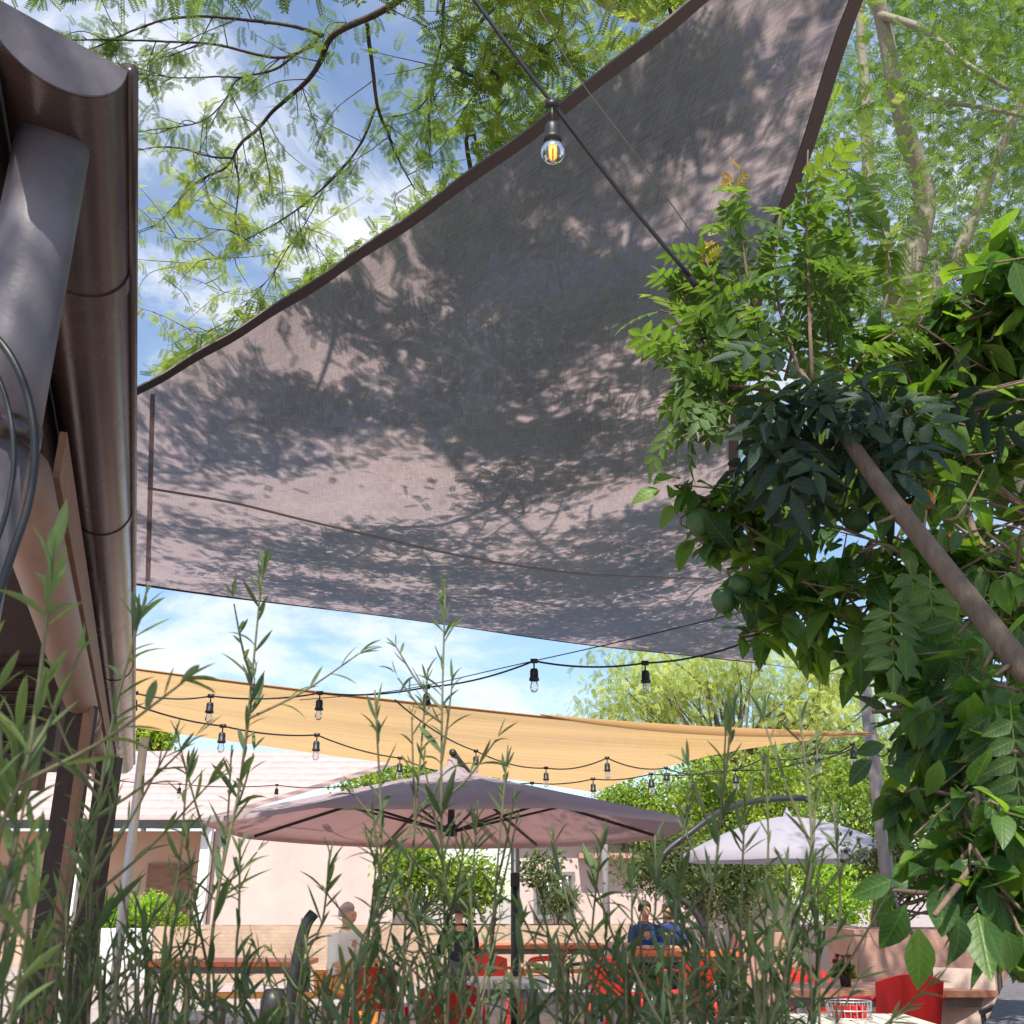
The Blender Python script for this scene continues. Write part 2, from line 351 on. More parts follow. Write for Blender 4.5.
        me.materials.append(M[mat] if isinstance(mat, str) else mat)
        o = bpy.data.objects.new(name, me); COL.objects.link(o)
        if parent is not None: o.parent = parent
        return o
def parent_world(o):
    v = Vector(o.location); p = o.parent
    while p: v = v + Vector(p.location); p = p.parent
    return tuple(v)
def tag(o, label, cat, group=None):
    o['label'] = label; o['category'] = cat
    if group: o['group'] = group
    return o
def thing(name, loc, label, cat, group=None):
    o = bpy.data.objects.new(name, None); o.location = tuple(loc); o.empty_display_size = 0.1
    COL.objects.link(o); return tag(o, label, cat, group)
def kind(o, k): o['kind'] = k; return o
def copy_tree(o, parent=None):
    c = o.copy(); COL.objects.link(c); c.parent = parent
    for ch in list(o.children): copy_tree(ch, c)
    return c
def bez(pts, n=16):
    """Catmull-Rom through the points"""
    p = np.array([tuple(q) for q in pts], float)
    if len(p) == 2: return np.linspace(p[0], p[1], n)
    p = np.vstack([2*p[0]-p[1], p, 2*p[-1]-p[-2]]); out = []
    per = max(2, n//(len(p)-3))
    for i in range(1, len(p)-2):
        for t in np.linspace(0, 1, per, endpoint=False):
            out.append(0.5*((2*p[i]) + (-p[i-1]+p[i+1])*t + (2*p[i-1]-5*p[i]+4*p[i+1]-p[i+2])*t*t + (-p[i-1]+3*p[i]-3*p[i+1]+p[i+2])*t**3))
    out.append(p[-2]); return np.array(out)
def resample(c, n):
    d = np.r_[0, np.cumsum(np.linalg.norm(np.diff(c, axis=0), axis=1))]; t = np.linspace(0, d[-1], n)
    return np.stack([np.interp(t, d, c[:, k]) for k in range(3)], 1)
def unit(a): return a/(np.linalg.norm(a, axis=-1, keepdims=True)+1e-9)
def rnd_dir(n): return unit(rng.normal(size=(n, 3)))

# leaf blades: along +Y from the stalk, normal +Z
def blade(w, prof, fold=0.15, seg=None):
    """prof: half widths (times w) at even steps along length 1"""
    n = len(prof); y = np.linspace(0, 1, n); V = []; F = []
    for k in range(n):
        hw = prof[k]*w
        V += [[-hw, y[k], hw*fold*2], [0, y[k], 0], [hw, y[k], hw*fold*2]]
    for k in range(n-1):
        a = 3*k; F += [[a, a+1, a+4, a+3], [a+1, a+2, a+5, a+4]]
    return np.array(V), np.array(F)
BLADE = {}
def bcoord(V):
    if id(V) in BLADE: return BLADE[id(V)][1]
    return np.stack([V[:, 0]/np.abs(V[:, 0]).max(), V[:, 1], np.zeros(len(V))], 1)
OVATE = blade(0.24, [0.06, 0.62, 0.98, 1.0, 0.8, 0.45, 0.03])
BROAD = blade(0.088, [0.25, 0.75, 1.0, 0.95, 0.65, 0.05], 0.3)
LANCE = blade(0.066, [0.25, 0.75, 1.0, 0.95, 0.65, 0.05], 0.3)
SMALL = blade(0.25, [0.1, 1.0, 0.75, 0.03], 0.2)
QUADL = (np.array([[0, 0, 0], [0.28, 0.5, 0.05], [0, 1, 0], [-0.28, 0.5, 0.05]]), np.array([[0, 1, 2, 3]]))
def scatter(mb, tmpl, pos, dirs, nrm, size, tone, curl=None, twist=None):
    V, F = tmpl; n = len(pos); k = len(V)
    y = unit(np.asarray(dirs)); x = unit(np.cross(y, nrm)); z = np.cross(x, y)
    size = np.broadcast_to(np.asarray(size, float), (n,))
    L = np.repeat(V[None], n, 0)
    if curl is not None:
        c = np.broadcast_to(np.asarray(curl, float), (n,))[:, None]; L = L.copy(); L[:, :, 2] -= c*L[:, :, 1]**2; L[:, :, 1] *= 1-0.25*np.abs(c)*L[:, :, 1]
    L = L*size[:, None, None]
    W = L[..., 0:1]*x[:, None] + L[..., 1:2]*y[:, None] + L[..., 2:3]*z[:, None] + np.asarray(pos)[:, None]
    f = (np.arange(n)[:, None, None]*k + F[None]).reshape(-1, F.shape[1])
    bl = np.repeat(bcoord(V)[None], n, 0); bl[:, :, 2] = rng.random(n)[:, None]
    mb.add(W.reshape(-1, 3), f, np.repeat(np.broadcast_to(np.asarray(tone, float), (n,)), k), bl.reshape(-1, 3))
def pinnate_tmpl(pairs=4, leaf=SMALL, ll=0.34, droop=0.0, terminal=True):
    VV = []; FF = []; BB = []; n = 0
    ys = np.linspace(0.2, 0.88, pairs)
    items = [(s, y) for y in ys for s in (-1, 1)] + ([(0, 0.95)] if terminal else [])
    for s, y in items:
        a = s*R(62); c, sn = math.cos(a), math.sin(a)
        v = leaf[0]*ll*(1-0.25*abs(y-0.5)); w = np.stack([v[:, 0]*c + v[:, 1]*sn, -v[:, 0]*sn + v[:, 1]*c + y, v[:, 2] - droop*abs(v[:, 1])], 1)
        VV.append(w); FF.append(leaf[1]+n); n += len(w); BB.append(bcoord(leaf[0]))
    # midrib
    VV.append(np.array([[-0.008, 0, 0], [0.008, 0, 0], [0.004, 0.95, 0], [-0.004, 0.95, 0]])); FF.append(np.array([[0, 1, 2, 3]])+n); BB.append(np.zeros((4, 3)))
    out = np.concatenate(VV); BLADE[id(out)] = (out, np.concatenate(BB))
    return out, np.concatenate(FF)
PINNATE = pinnate_tmpl(4, SMALL, 0.42, 0.1)
FEATHER = pinnate_tmpl(8, (QUADL[0]*np.array([0.75, 1, 1]), QUADL[1]), 0.22, terminal=False)
def bipinnate_tmpl(pairs=4):
    VV = []; FF = []; n = 0
    fv, ff = FEATHER
    for y in np.linspace(0.25, 0.95, pairs):
        for s in (-1, 1):
            a = s*R(52); c, sn = math.cos(a), math.sin(a); v = fv*np.array([0.55, 0.5, 0.5])
            VV.append(np.stack([v[:, 0]*c + v[:, 1]*sn, -v[:, 0]*sn + v[:, 1]*c + y, v[:, 2]-0.1*v[:, 1]], 1)); FF.append(ff+n); n += len(v)
    VV.append(np.array([[-0.006, 0, 0], [0.006, 0, 0], [0.004, 1, 0], [-0.004, 1, 0]])); FF.append(np.array([[0, 1, 2, 3]])+n)
    return np.concatenate(VV), np.concatenate(FF)
BIPIN = bipinnate_tmpl(4)

# ------------------------------------------------------------------ light and sky
SUN_EL = R(53); SAZ = unit(np.array([-0.12, -0.99]))
to_sun = np.array([SAZ[0]*math.cos(SUN_EL), SAZ[1]*math.cos(SUN_EL), math.sin(SUN_EL)])
sl = bpy.data.lights.new('sun', 'SUN'); sl.energy = 5.0; sl.angle = R(0.5); sl.color = (1, 0.95, 0.87)
so = bpy.data.objects.new('sun', sl); COL.objects.link(so)
so.rotation_euler = Vector(-to_sun).to_track_quat('-Z', 'Y').to_euler()
w = bpy.data.worlds.new('World'); scene.world = w; w.use_nodes = True
nt = w.node_tree; nt.nodes.clear(); L = nt.links
wo = N(nt, 'ShaderNodeOutputWorld'); bg = N(nt, 'ShaderNodeBackground'); bg.inputs[1].default_value = 0.125
sky = N(nt, 'ShaderNodeTexSky', sky_type='NISHITA', sun_disc=False)
sky.sun_elevation = SUN_EL; sky.sun_rotation = math.atan2(SAZ[0], SAZ[1]); sky.air_density = 1.0; sky.dust_density = 0.6; sky.ozone_density = 1.5
tc = N(nt, 'ShaderNodeTexCoord'); mp = N(nt, 'ShaderNodeMapping'); mp.inputs['Scale'].default_value = (1, 1, 1.7); mp.inputs['Location'].default_value = (0.35, 0.1, 0.2)
L.new(tc.outputs['Generated'], mp.inputs[0])
n1 = N(nt, 'ShaderNodeTexNoise', i_Scale=4.2, i_Detail=9.0, i_Roughness=0.62, i_Distortion=0.4); L.new(mp.outputs[0], n1.inputs['Vector'])
d0 = Vector(ray(330, 150)).normalized()
vd = N(nt, 'ShaderNodeVectorMath', operation='DOT_PRODUCT'); L.new(tc.outputs['Generated'], vd.inputs[0]); vd.inputs[1].default_value = d0
bank = N(nt, 'ShaderNodeMapRange', interpolation_type='SMOOTHSTEP'); L.new(vd.outputs['Value'], bank.inputs[0]); bank.inputs[1].default_value = 0.93; bank.inputs[2].default_value = 1.0; bank.inputs[3].default_value = 0.0; bank.inputs[4].default_value = 0.07
sm_ = N(nt, 'ShaderNodeMath', operation='ADD'); L.new(n1.outputs[0], sm_.inputs[0]); L.new(bank.outputs[0], sm_.inputs[1])
cm = ramp(nt, sm_.outputs[0], [(0.40, (0.15, 0.15, 0.15)), (0.54, (0.27, 0.27, 0.27)), (0.63, (0.7, 0.7, 0.7)), (0.72, (0.95, 0.95, 0.95))])
mx = N(nt, 'ShaderNodeMix', data_type='RGBA'); mx.clamp_result = False
hs = N(nt, 'ShaderNodeHueSaturation', i_Saturation=1.32, i_Value=1.15); L.new(sky.outputs[0], hs.inputs['Color']); L.new(cm, mx.inputs[0]); L.new(hs.outputs[0], mx.inputs[6]); mx.inputs[7].default_value = (6.2, 6.4, 6.8, 1)
L.new(mx.outputs[2], bg.inputs[0]); L.new(bg.outputs[0], wo.inputs[0])
scene.view_settings.view_transform = 'Standard'; scene.view_settings.look = 'None'
scene.view_settings.exposure = 0.55; scene.view_settings.gamma = 1
scene.cycles.max_bounces = 10; scene.cycles.transparent_max_bounces = 24
scene.cycles.diffuse_bounces = 5; scene.cycles.transmission_bounces = 6

# ------------------------------------------------------------------ ground
mb = MB(); g = np.linspace(-1, 1, 41); gx = np.sign(g)*np.abs(g)**2*250
mb.grid(np.stack(np.meshgrid(gx, gx, indexing='ij') + [np.zeros((41, 41))], -1)); kind(mb.build('ground', 'paving'), 'structure')

# ------------------------------------------------------------------ near building at left: roof edge with gutter and downpipe
GD = unit(np.array([-0.345, 1.0, 0.0])); GL = np.array([-GD[1], GD[0], 0.0])   # along the eave, and away to the left of it
rim = np.array(PZ(127, 74, 2.60))
t = thing('cottage', (rim[0]-1.5, rim[1]+3, 0), 'dark brown low cottage eave with half round gutter, downpipe and louvred shutter', 'building')
LEN = 8.9
def eave(s, l, z): return rim + GD*s + GL*l + np.array([0, 0, z-2.60])
def gutter_mesh(s0, s1, r, n=18, skew=1):
    mb = MB(); rows = []
    for s in np.linspace(s0, s1, 30):
        row = []
        for a in np.linspace(0, math.pi, n): l = 0.085 - math.cos(a)*r; row.append(eave(s - 0.75*l*max(0, 1-s/1.5)*skew*0.65, l, 2.60 - math.sin(a)*r))
        rows.append(row)
    mb.shell(np.array(rows), 0.003); return mb
gut = gutter_mesh(0, LEN, 0.085).build('gutter', 'gutter', t, True)
mb = MB(); mb.tube([eave(s, -0.004, 2.606) for s in np.linspace(-0.004, LEN, 12)], 0.011, 10); mb.build('gutter_lip', 'gutter', gut, True)
for s in (0.52, 1.9, 4.3):
    mb = gutter_mesh(s, s+0.05, 0.0885); mb.build('gutter_joint', 'gutter', gut, True)
mb = MB(); v = [eave(-0.003-0.4875*(0.085-math.cos(a)*0.086), 0.085-math.cos(a)*0.086, 2.60-math.sin(a)*0.086) for a in np.linspace(0, math.pi, 20)]
v2 = [p - GD*0.004 for p in v]
mb.poly(v[::-1]); mb.poly(v2); mb.grid(np.stack([v, v2])); mb.build('gutter_end_cap', 'pipe', gut)
# fascia, soffit, roof
def slab(mb, s0, s1, l0, l1, z00, z01, th):
    a = [eave(s0, l0, z00), eave(s1, l0, z00), eave(s1, l1, z01), eave(s0, l1, z01)]
    mb.hexa([p for p in a] + [p + np.array([0, 0, th]) for p in a]); return mb
slab(MB(), -0.02, LEN-0.05, 0.176, 0.2, 2.46, 2.46, 0.2).build('fascia', 'darkwood', t)
slab(MB(), 0.30, LEN-0.06, 0.202, 1.4, 2.50, 2.50, 0.02).build('soffit', 'darkwood', t)
slab(MB(), 0.22, LEN, 0.10, 3.4, 2.665, 4.35, 0.05).build('roof', 'gutter', t)
slab(MB(), 0.25, 0.282, 0.20, 3.4, 2.50, 4.1, 0.15).build('barge_board', 'darkwood', t)
mb = MB(); mb.tube([eave(s, 0.20, 2.455) for s in (0.4, LEN-0.1)], 0.006, 6); mb.build('flashing', 'galv', t)
# downpipe at the near end
c0 = P(58, 118, 1.22); px_, py_ = c0.x, c0.y
dp = MB().tube([(px_, py_, z) for z in (2.05, 2.2, 2.35, 2.55)], 0.051, 28).build('downpipe', 'pipe', t, True)
MB().tube([(px_-0.004, py_, z) for z in (0.02, 1.0, 1.8, 2.06)], 0.046, 28).build('lower_pipe', 'pipe', dp, True)
MB().tube([(px_, py_, z) for z in (2.045, 2.075)], 0.0535, 28).build('pipe_collar', 'gutter', dp, True)
MB().box((px_-0.05, py_+0.02, 2.02), (0.06, 0.10, 0.018)).build('pipe_bracket', 'galv', dp)
cab = [tuple(P(x, y, 1.13)) for x, y in ((-40, 318), (-10, 332), (14, 362), (30, 405), (35, 455), (28, 505), (14, 548), (0, 590), (-18, 650), (-50, 760))]
MB().tube(bez(cab, 40), 0.0050, 10).build('cable', 'black', t, True)
cab2 = [(p[0]-0.022, p[1]-0.004, p[2]-0.01) for i, p in enumerate(cab)]
MB().tube(bez(cab2, 40), 0.0032, 10).build('cable', 'black', t, True)
# pipe running along below the eave
e0 = PZ(66, 650, 2.3); e0 = np.array(e0)
def along(s, l=0, z=0): return e0 + GD*s + GL*l + np.array([0, 0, z])
ep = MB().tube([along(s) for s in np.linspace(-1.7, 1.6, 8)], 0.066, 20).build('eave_pipe', 'eavepipe', t, True)
MB().tube([along(s) for s in (1.55, 1.7)], 0.071, 20).build('pipe_socket', 'eavepipe', ep, True)
MB().tube([along(s) for s in np.linspace(1.65, 5.2, 8)], 0.062, 20).build('far_pipe', 'eavepipe', ep, True)
mb = MB()
a = [along(s, l, z) for l, z in ((-0.07, 0.04), (-0.055, 0.04)) for s in (-1.6, 5.0)]
b = [p + np.array([0, 0, 0.11]) for p in a]
mb.hexa([a[0], a[1], a[3], a[2], b[0], b[1], b[3], b[2]]); mb.build('eave_board', 'brownwood', t)
# louvred shutter facing the courtyard, on posts
YS = 4.6
x0, x1 = P(-90, 720, YS).x, P(50, 720, YS).x; zt, zb = P(20, 600, YS).z, P(20, 762, YS).z
sh = MB()
for z in (zt, zb): sh.box(((x0+x1)/2, YS, z), (x1-x0, 0.05, 0.06))
for x in (x0, x1): sh.box((x, YS-0.003, (zt+zb)/2), (0.05, 0.05, zt-zb))
sh = sh.build('louvred_shutter', 'darkwood', t)
mb = MB(); rot = Matrix.Rotation(R(-38), 3, 'X')
for z in np.arange(zb+0.06, zt-0.03, 0.055): mb.box(((x0+x1)/2, YS, z), (x1-x0-0.05, 0.06, 0.008), rot)
mb.build('louvres', 'darkwood', sh)
MB().box(((x0+x1)/2, YS-0.01, zb-0.08), (x1-x0+0.02, 0.08, 0.08)).build('sill_board', 'brownwood', t)
MB().box(((x0+x1)/2-0.3, YS+0.1, zt+0.3), (x1-x0+0.9, 0.06, 0.75)).build('gable_wall', 'darkwood', t)
for px, Y, wd in ((63, 4.55, 0.1), (97, 6.4, 0.115)):
    x = G(px, Y, 1.7).x
    MB().box((x, Y, 1.14), (wd, wd, 2.28)).build('post', 'darkwood', t)
x = G(75, 4.55, 1.7).x
MB().box((x, 4.5, 1.13), (0.03, 0.05, 2.26)).build('post_lit_strip', 'brownwood', t)  # brown strip standing for the lit side of the post

# ------------------------------------------------------------------ big taupe shade sail
def coons(c0, c1, d0, d1, n, m):
    """c0: v=0 (along u), c1: v=1, d0: u=0 (along v), d1: u=1"""
    c0, c1 = resample(c0, n), resample(c1, n); d0, d1 = resample(d0, m), resample(d1, m)
    u = np.linspace(0, 1, n)[:, None, None]; v = np.linspace(0, 1, m)[None, :, None]
    return ((1-v)*c0[:, None] + v*c1[:, None] + (1-u)*d0[None] + u*d1[None]
            - ((1-u)*(1-v)*c0[0] + u*(1-v)*c0[-1] + (1-u)*v*c1[0] + u*v*c1[-1]))
eA, eB, eC, eD = PZ(118, 399, 3.32), PZ(112, 580, 3.30), PZ(766, 664, 3.38), PZ(953, -212, 3.62)
AD = bez([eA] + [PZ(x, 384 - 0.575*(x-142) - 0.00024*(x-142)**2, 3.32 + 0.30*((x-118)/835)**2) for x in (142, 230, 300, 380, 450, 520, 590, 650, 700, 760, 830, 890)] + [eD], 60)
BC = bez([eB, PZ(300, 606, 3.31), PZ(500, 632, 3.33), PZ(650, 652, 3.36), eC], 40)
DC = bez([eD, PZ(861, 0, 3.5), PZ(836, 73, 3.46), PZ(813, 146, 3.43), PZ(793, 199, 3.41), PZ(769, 272, 3.38), PZ(742, 400, 3.36), PZ(742, 520, 3.36), eC], 50)
AB = bez([eA, PZ(114, 480, 3.27), eB], 20)
S = coons(AD, BC, AB, DC, 90, 60)      # u: A->D / B->C, v: A->B / D->C
uu, vv = np.meshgrid(np.linspace(0, 1, 90), np.linspace(0, 1, 60), indexing='ij')
S[..., 2] -= 0.09*np.sin(np.pi*uu)*np.sin(np.pi*vv)        # belly
S[..., 2] += 0.004*np.sin(uu*46+vv*9)*np.exp(-vv*9) + 0.008*np.sin(vv*37-uu*12)*np.exp(-(1-vv)*8)
t = thing('shade_sail', tuple(S[45, 30]), 'large taupe woven shade sail with dark hem stretched overhead, dappled by tree shadow', 'shade sail')
mb = MB().grid(S); mb.build('canopy', 'sail', t, True, uvs=np.stack([uu.ravel()*4.5, vv.ravel()*5.0], 1))
def hem(edge, toward, wd, dz=-0.006, inset=0.0):
    e = resample(edge, 80); q = resample(toward, 80); d = unit(q-e)
    a = e + d*inset; a[:, 2] += dz; b = e + d*(inset+wd); b[:, 2] += dz - 0.004
    mb = MB(); mb.shell(np.stack([a, (a+b)/2, b]), 0.004)
    return mb
def addhem(mb, m): 
    n = mb.n; o = mb.build('hem', m, t, True, uvs=np.random.default_rng(1).random((n, 2))*3); return o
addhem(hem(S[:, 0], S[:, 5], 0.048), 'sailhem')
addhem(hem(S[-1], S[-7], 0.046), 'sailhem')
addhem(hem(S[:, -1], S[:, -6], 0.05), 'sailhem')
# tension ropes from the corners
for a_, b_ in ((eC, PZ(850, 676, 3.4)), (eA, eave(3.2, 0.6, 2.95)), (eB, eave(5.2, 0.4, 2.8)), (eD, eD + Vector((1.2, -1.2, 0.5)))): MB().tube([a_, b_], 0.004, 6).build('tension_rope', 'wire', t)
def on_sail(px, py, drop=0.02):
    q = S.reshape(-1, 3); a, b, _ = proj(q); i = np.argmin((a-px)**2 + (b-py)**2); return P(px, py, q[i, 1]-0.02) - Vector((0, 0, drop))
sm = np.array([[on_sail(153-5*f+dx, 392+188*f, 0.008) for f in np.linspace(0, 1, 24)] for dx in (-2.5, 0, 2.5)]); mb = MB().grid(sm); addhem(mb, 'sail').name = 'seam'
pts = [on_sail(x, y) for x, y in ((148, 484), (230, 498), (300, 515), (380, 534), (450, 550), (530, 564), (600, 572), (705, 576))]
tag(MB().tube(bez(pts, 40), 0.006, 8).build('support_wire', 'wire', None, True), 'thin dark wire sagging across beneath the taupe shade sail', 'wire')
pts = [PZ(540, 10, 3.0), PZ(580, 80, 2.95), PZ(640, 160, 2.9), PZ(700, 245, 2.9), PZ(760, 330, 2.9)]
tag(MB().tube(bez(pts, 30), 0.0014, 6).build('support_wire', 'wire', None, True), 'fine pale wire running beside the nearest black light cable', 'wire')
tag(MB().tube(bez([PZ(300, 700, 3.1), PZ(400, 690, 3.1), PZ(520, 664, 3.1), PZ(640, 637, 3.1), PZ(790, 600, 3.1)], 30), 0.004, 6).build('support_wire', 'black', None, True), 'thin bare wire crossing the blue gap between the two sails', 'wire')

# ------------------------------------------------------------------ sand coloured sail behind
tl, bl, rc, bc = PZ(40, 654, 3.5), PZ(40, 714, 3.5), PZ(872, 734, 3.25), PZ(592, 792, 2.95)
top = bez([tl, PZ(135, 668, 3.46), PZ(300, 690, 3.4), PZ(450, 707, 3.34), PZ(600, 721, 3.3), PZ(730, 729, 3.26), rc], 50)
rightlow = bez([bc, PZ(640, 776, 3.0), PZ(700, 758, 3.07), PZ(780, 744, 3.16), rc], 40)
bot = bez([bl, PZ(135, 727, 3.42), PZ(350, 757, 3.2), bc], 40)
left = bez([tl, bl], 10)
S2 = coons(top, bot, left, rightlow[::-1], 60, 30)
u2, v2 = np.meshgrid(np.linspace(0, 1, 60), np.linspace(0, 1, 30), indexing='ij')
S2[..., 2] -= 0.10*np.sin(np.pi*u2)*np.sin(np.pi*v2) - 0.02*np.sin(v2*22+u2*5)*np.sin(np.pi*u2)
t = thing('shade_sail', tuple(S2[30, 15]), 'sand coloured triangular shade sail glowing with sun behind the taupe one', 'shade sail')
MB().grid(S2).build('canopy', 'tan', t, True, uvs=np.stack([u2.ravel()*5, v2.ravel()*4.0], 1))
mb = hem(S2[:, 0], S2[:, 3], 0.05); addhem(mb, 'tanhem')
# the hem folds over and twists towards the right hand corner
e = resample(top, 80)[44:]; k = np.linspace(0, 1, len(e)); e2 = e.copy(); e2[:, 2] -= 0.09*np.sin(np.pi*k)**0.8; e2[:, 1] -= 0.06
mb = MB(); mb.shell(np.stack([e + np.array([0, -0.03, 0.012]), (e+e2)/2 + np.array([0, -0.05, 0]), e2]), 0.004); n = mb.n
mb.build('folded_hem', 'tanhem', t, True, uvs=np.random.default_rng(2).random((n, 2)))
# masts
p0 = PZ(146, 738, 3.3); mast = MB().tube([(p0.x-0.02, p0.y, z) for z in (0, 1.5, 3.3)], 0.055, 14)
tag(mast.build('sail_mast', 'galv', None, True), 'grey steel mast leaning beside the far end of the cottage gutter', 'mast')
p1 = P(865, 690, 12.4); tag(MB().tube([(p1.x, 12.4, z) for z in (0, 1.2, 2.4, p1.z+0.3)], [0.085, 0.082, 0.08, 0.075], 12).build('sail_mast', 'greywood', None, True),
    'weathered wooden mast holding the right corner of the sand sail', 'mast')

# ------------------------------------------------------------------ string lights
def sag(p, q, n, s):
    a = np.linspace(np.array(p), np.array(q), n); k = np.linspace(0, 1, n); a[:, 2] -= s*4*k*(1-k); return a
def bulb_at(root, p, sc=1.0, big=False, sides=14, tilt=0):
    p = np.array(p)
    hang = (0.05 if big else 0.035)*sc; full = sc
    if big: sc = sc*0.74
    mb = MB(); mb.box(p, (0.034*sc, 0.015*sc, 0.02*sc)); mb.tube([p, p-[0, 0, hang]], 0.004*sc, 8)
    mb.lathe(p-[0, 0, hang], [(0.002, 0), (0.016*sc, -0.003*sc), (0.020*sc, -0.014*sc), (0.020*sc, -0.045*sc), (0.024*sc, -0.048*sc), (0.024*sc, -0.06*sc), (0.014*sc, -0.06*sc)], sides)
    h = mb.build('lamp_holder', 'black', root, True)
    q = p-[0, 0, hang+0.058*sc]; sc = full
    if big: prof = [(0.014*sc, 0)] + [(0.0235*sc*math.sin(a), -0.026*sc + 0.0245*sc*math.cos(a)) for a in np.linspace(0.7, math.pi-0.02, 14)]
    else: prof = [(0.013*sc, 0), (0.016*sc, -0.01*sc), (0.021*sc, -0.028*sc), (0.02*sc, -0.042*sc), (0.012*sc, -0.055*sc), (0.001, -0.058*sc)]
    g_ = MB().lathe(q, prof, sides if not big else 28).build('bulb', 'glass', h, True)
    if big:
        mb = MB(); mb.lathe(q, [(0.001, 0), (0.004, -0.001), (0.004, -0.012), (0.001, -0.013)], 10)
        for a in np.linspace(0, 2*math.pi, 6, endpoint=False):
            mb.tube([q+[0.006*math.cos(a), 0.006*math.sin(a), -0.008], q+[0.005*math.cos(a), 0.005*math.sin(a), -0.036]], 0.0014, 6)
        mb.build('filament', 'filament', g_, True)
def string_light(label, knots, bulbs, rad=0.006, sc=1.0, s=0.03, ends=()):
    pts = [np.array(PZ(*k)) for k in knots]; root = thing('string_light', pts[0], label, 'string lights', 'string lights over the courtyard')
    path = np.concatenate([sag(pts[i], pts[i+1], 12, s)[:-1] for i in range(len(pts)-1)] + [pts[-1][None]])
    MB().tube(path, rad, 8).build('cable', 'black', root, True)
    for i in bulbs: bulb_at(root, pts[i], sc)
    return root
root = thing('string_light', PZ(475, 0, 2.8), 'nearest black cable with one round clear filament bulb before the big sail', 'string lights', 'string lights over the courtyard')
a, b, c = P(430, -62, 1.33), P(552, 103, 1.42), P(690, 276, 1.55)
MB().tube(np.concatenate([sag(a, b, 10, 0.004)[:-1], sag(b, c, 10, 0.008)]), 0.0040, 10).build('cable', 'black', root, True)
MB().tube([c - Vector((0.012, 0, -0.014)), c + Vector((0.012, 0.01, -0.014))], 0.0065, 10).build('cable_plug', 'black', root, True)
bulb_at(root, b, 0.88, True, 20)
string_light('high string of seven hanging bulbs crossing the sky gap up to the citrus leaves', [(60, 688, 2.8), (135, 693, 2.8), (211, 696, 2.8), (320, 693, 2.8), (427, 687, 2.8), (534, 661, 2.8), (645, 663, 2.8), (757, 638, 2.8), (800, 620, 2.8)], [1, 2, 3, 4, 5, 6, 7], 0.006, 1.25, 0.03)
string_light('lower string of bulbs starting at the gutter and passing behind the mauve parasol', [(60, 692, 2.85), (123, 700, 2.85), (223, 726, 2.8), (317, 735, 2.8), (400, 758, 2.8), (470, 778, 2.7), (532, 783, 2.7), (593, 779, 2.7), (651, 774, 2.7), (735, 770, 2.75), (800, 763, 2.75), (860, 745, 2.9)], [1, 2, 3, 4, 6, 7, 8, 9], 0.007, 1.45, 0.03)
string_light('string of bulbs hung along the underside of the sand sail toward the wooden mast', [(395, 700, 2.95), (476, 751, 2.8), (546, 768, 2.8), (607, 758, 2.8), (666, 768, 2.8), (712, 771, 2.8), (765, 757, 2.8), (817, 752, 2.8), (852, 744, 2.8), (873, 752, 2.8), (890, 750, 2.8)], [1, 2, 3, 4, 6, 7, 8, 10], 0.007, 1.4, 0.05)
string_light('faint far string of tiny bulbs in front of the pale tiled roof', [(90, 776, 2.85), (180, 784, 2.8), (277, 785, 2.8), (343, 786, 2.8), (430, 790, 2.8)], [1, 2, 3], 0.006, 1.2, 0.03)

# ------------------------------------------------------------------ parasols
def parasol_canopy(c, Rr, zr, za, n=8, tilt=0.0, val=0.09, rot0=R(22.5), dome=0.0):
    rows = []; K = 10
    for k in range(K+1):
        f = k/K*0.985+0.015; row = []
        z = za + (zr-za)*(f**(1.0+dome))
        for j in range(n*6+1):
            a = rot0 + j/(n*6)*2*math.pi; seg = (j % 6)/6
            rr = Rr*f*math.cos(math.pi/n)/math.cos(math.pi/n*(2*seg-1)) if seg else Rr*f
            sagz = -0.035*f*math.sin(math.pi*seg)*(1 if f < 0.99 else 0.3)
            row.append([rr*math.cos(a), rr*math.sin(a), z + sagz])
        rows.append(row)
    last = [[p[0]*1.002, p[1]*1.002, p[2]-val] for p in rows[-1]]
    rows.append(last)
    g = np.array(rows); g[..., 2] += g[..., 1]*-math.tan(tilt)
    return g + np.array(c)
ctr = P(451, 828, 8.7); cx, cy = ctr.x, ctr.y
base = P(515, 900, 10.75)
t = thing('parasol', (base.x, base.y, 0), 'large octagonal mauve cantilever parasol on a black side post', 'parasol')
ZR = 2.0; ZA = 2.46; RR = 1.97
g = parasol_canopy((cx, cy, 0), RR, ZR, ZA, tilt=R(1.6), val=0.035)
uvp = np.stack([g[..., 0].ravel(), g[..., 1].ravel()], 1)
MB().grid(g).build('canopy', 'umb', t, True, uvs=uvp)
tz = lambda y: -math.tan(R(1.6))*y
for j in range(8):
    a = R(22.5) + j*math.pi/4; ca, sa = math.cos(a), math.sin(a)
    rib = MB().tube([(cx+ca*RR*f, cy+sa*RR*f, ZA+(ZR-ZA)*f + tz(sa*RR*f)-0.025) for f in (0.03, 0.5, 0.97)], 0.014, 6).build('rib', 'blackmetal', t)
    MB().tube([(cx, cy, ZA-0.5), (cx+ca*RR*0.5, cy+sa*RR*0.5, ZA+(ZR-ZA)*0.5+tz(sa*RR*0.5)-0.03)], 0.011, 6).build('strut', 'blackmetal', rib)
MB().lathe((cx, cy, ZA-0.53), [(0.01, 0), (0.05, 0.0), (0.055, 0.08), (0.03, 0.1), (0.02, 0.44), (0.02, 0.5)], 14).build('hub', 'blackmetal', t, True)
MB().lathe((cx, cy, ZA-0.02), [(0.16, -0.03), (0.1, 0.03), (0.05, 0.045), (0.04, 0.10), (0.001, 0.115)], 14).build('finial', 'umb', t, True, uvs=np.zeros((70, 2)))
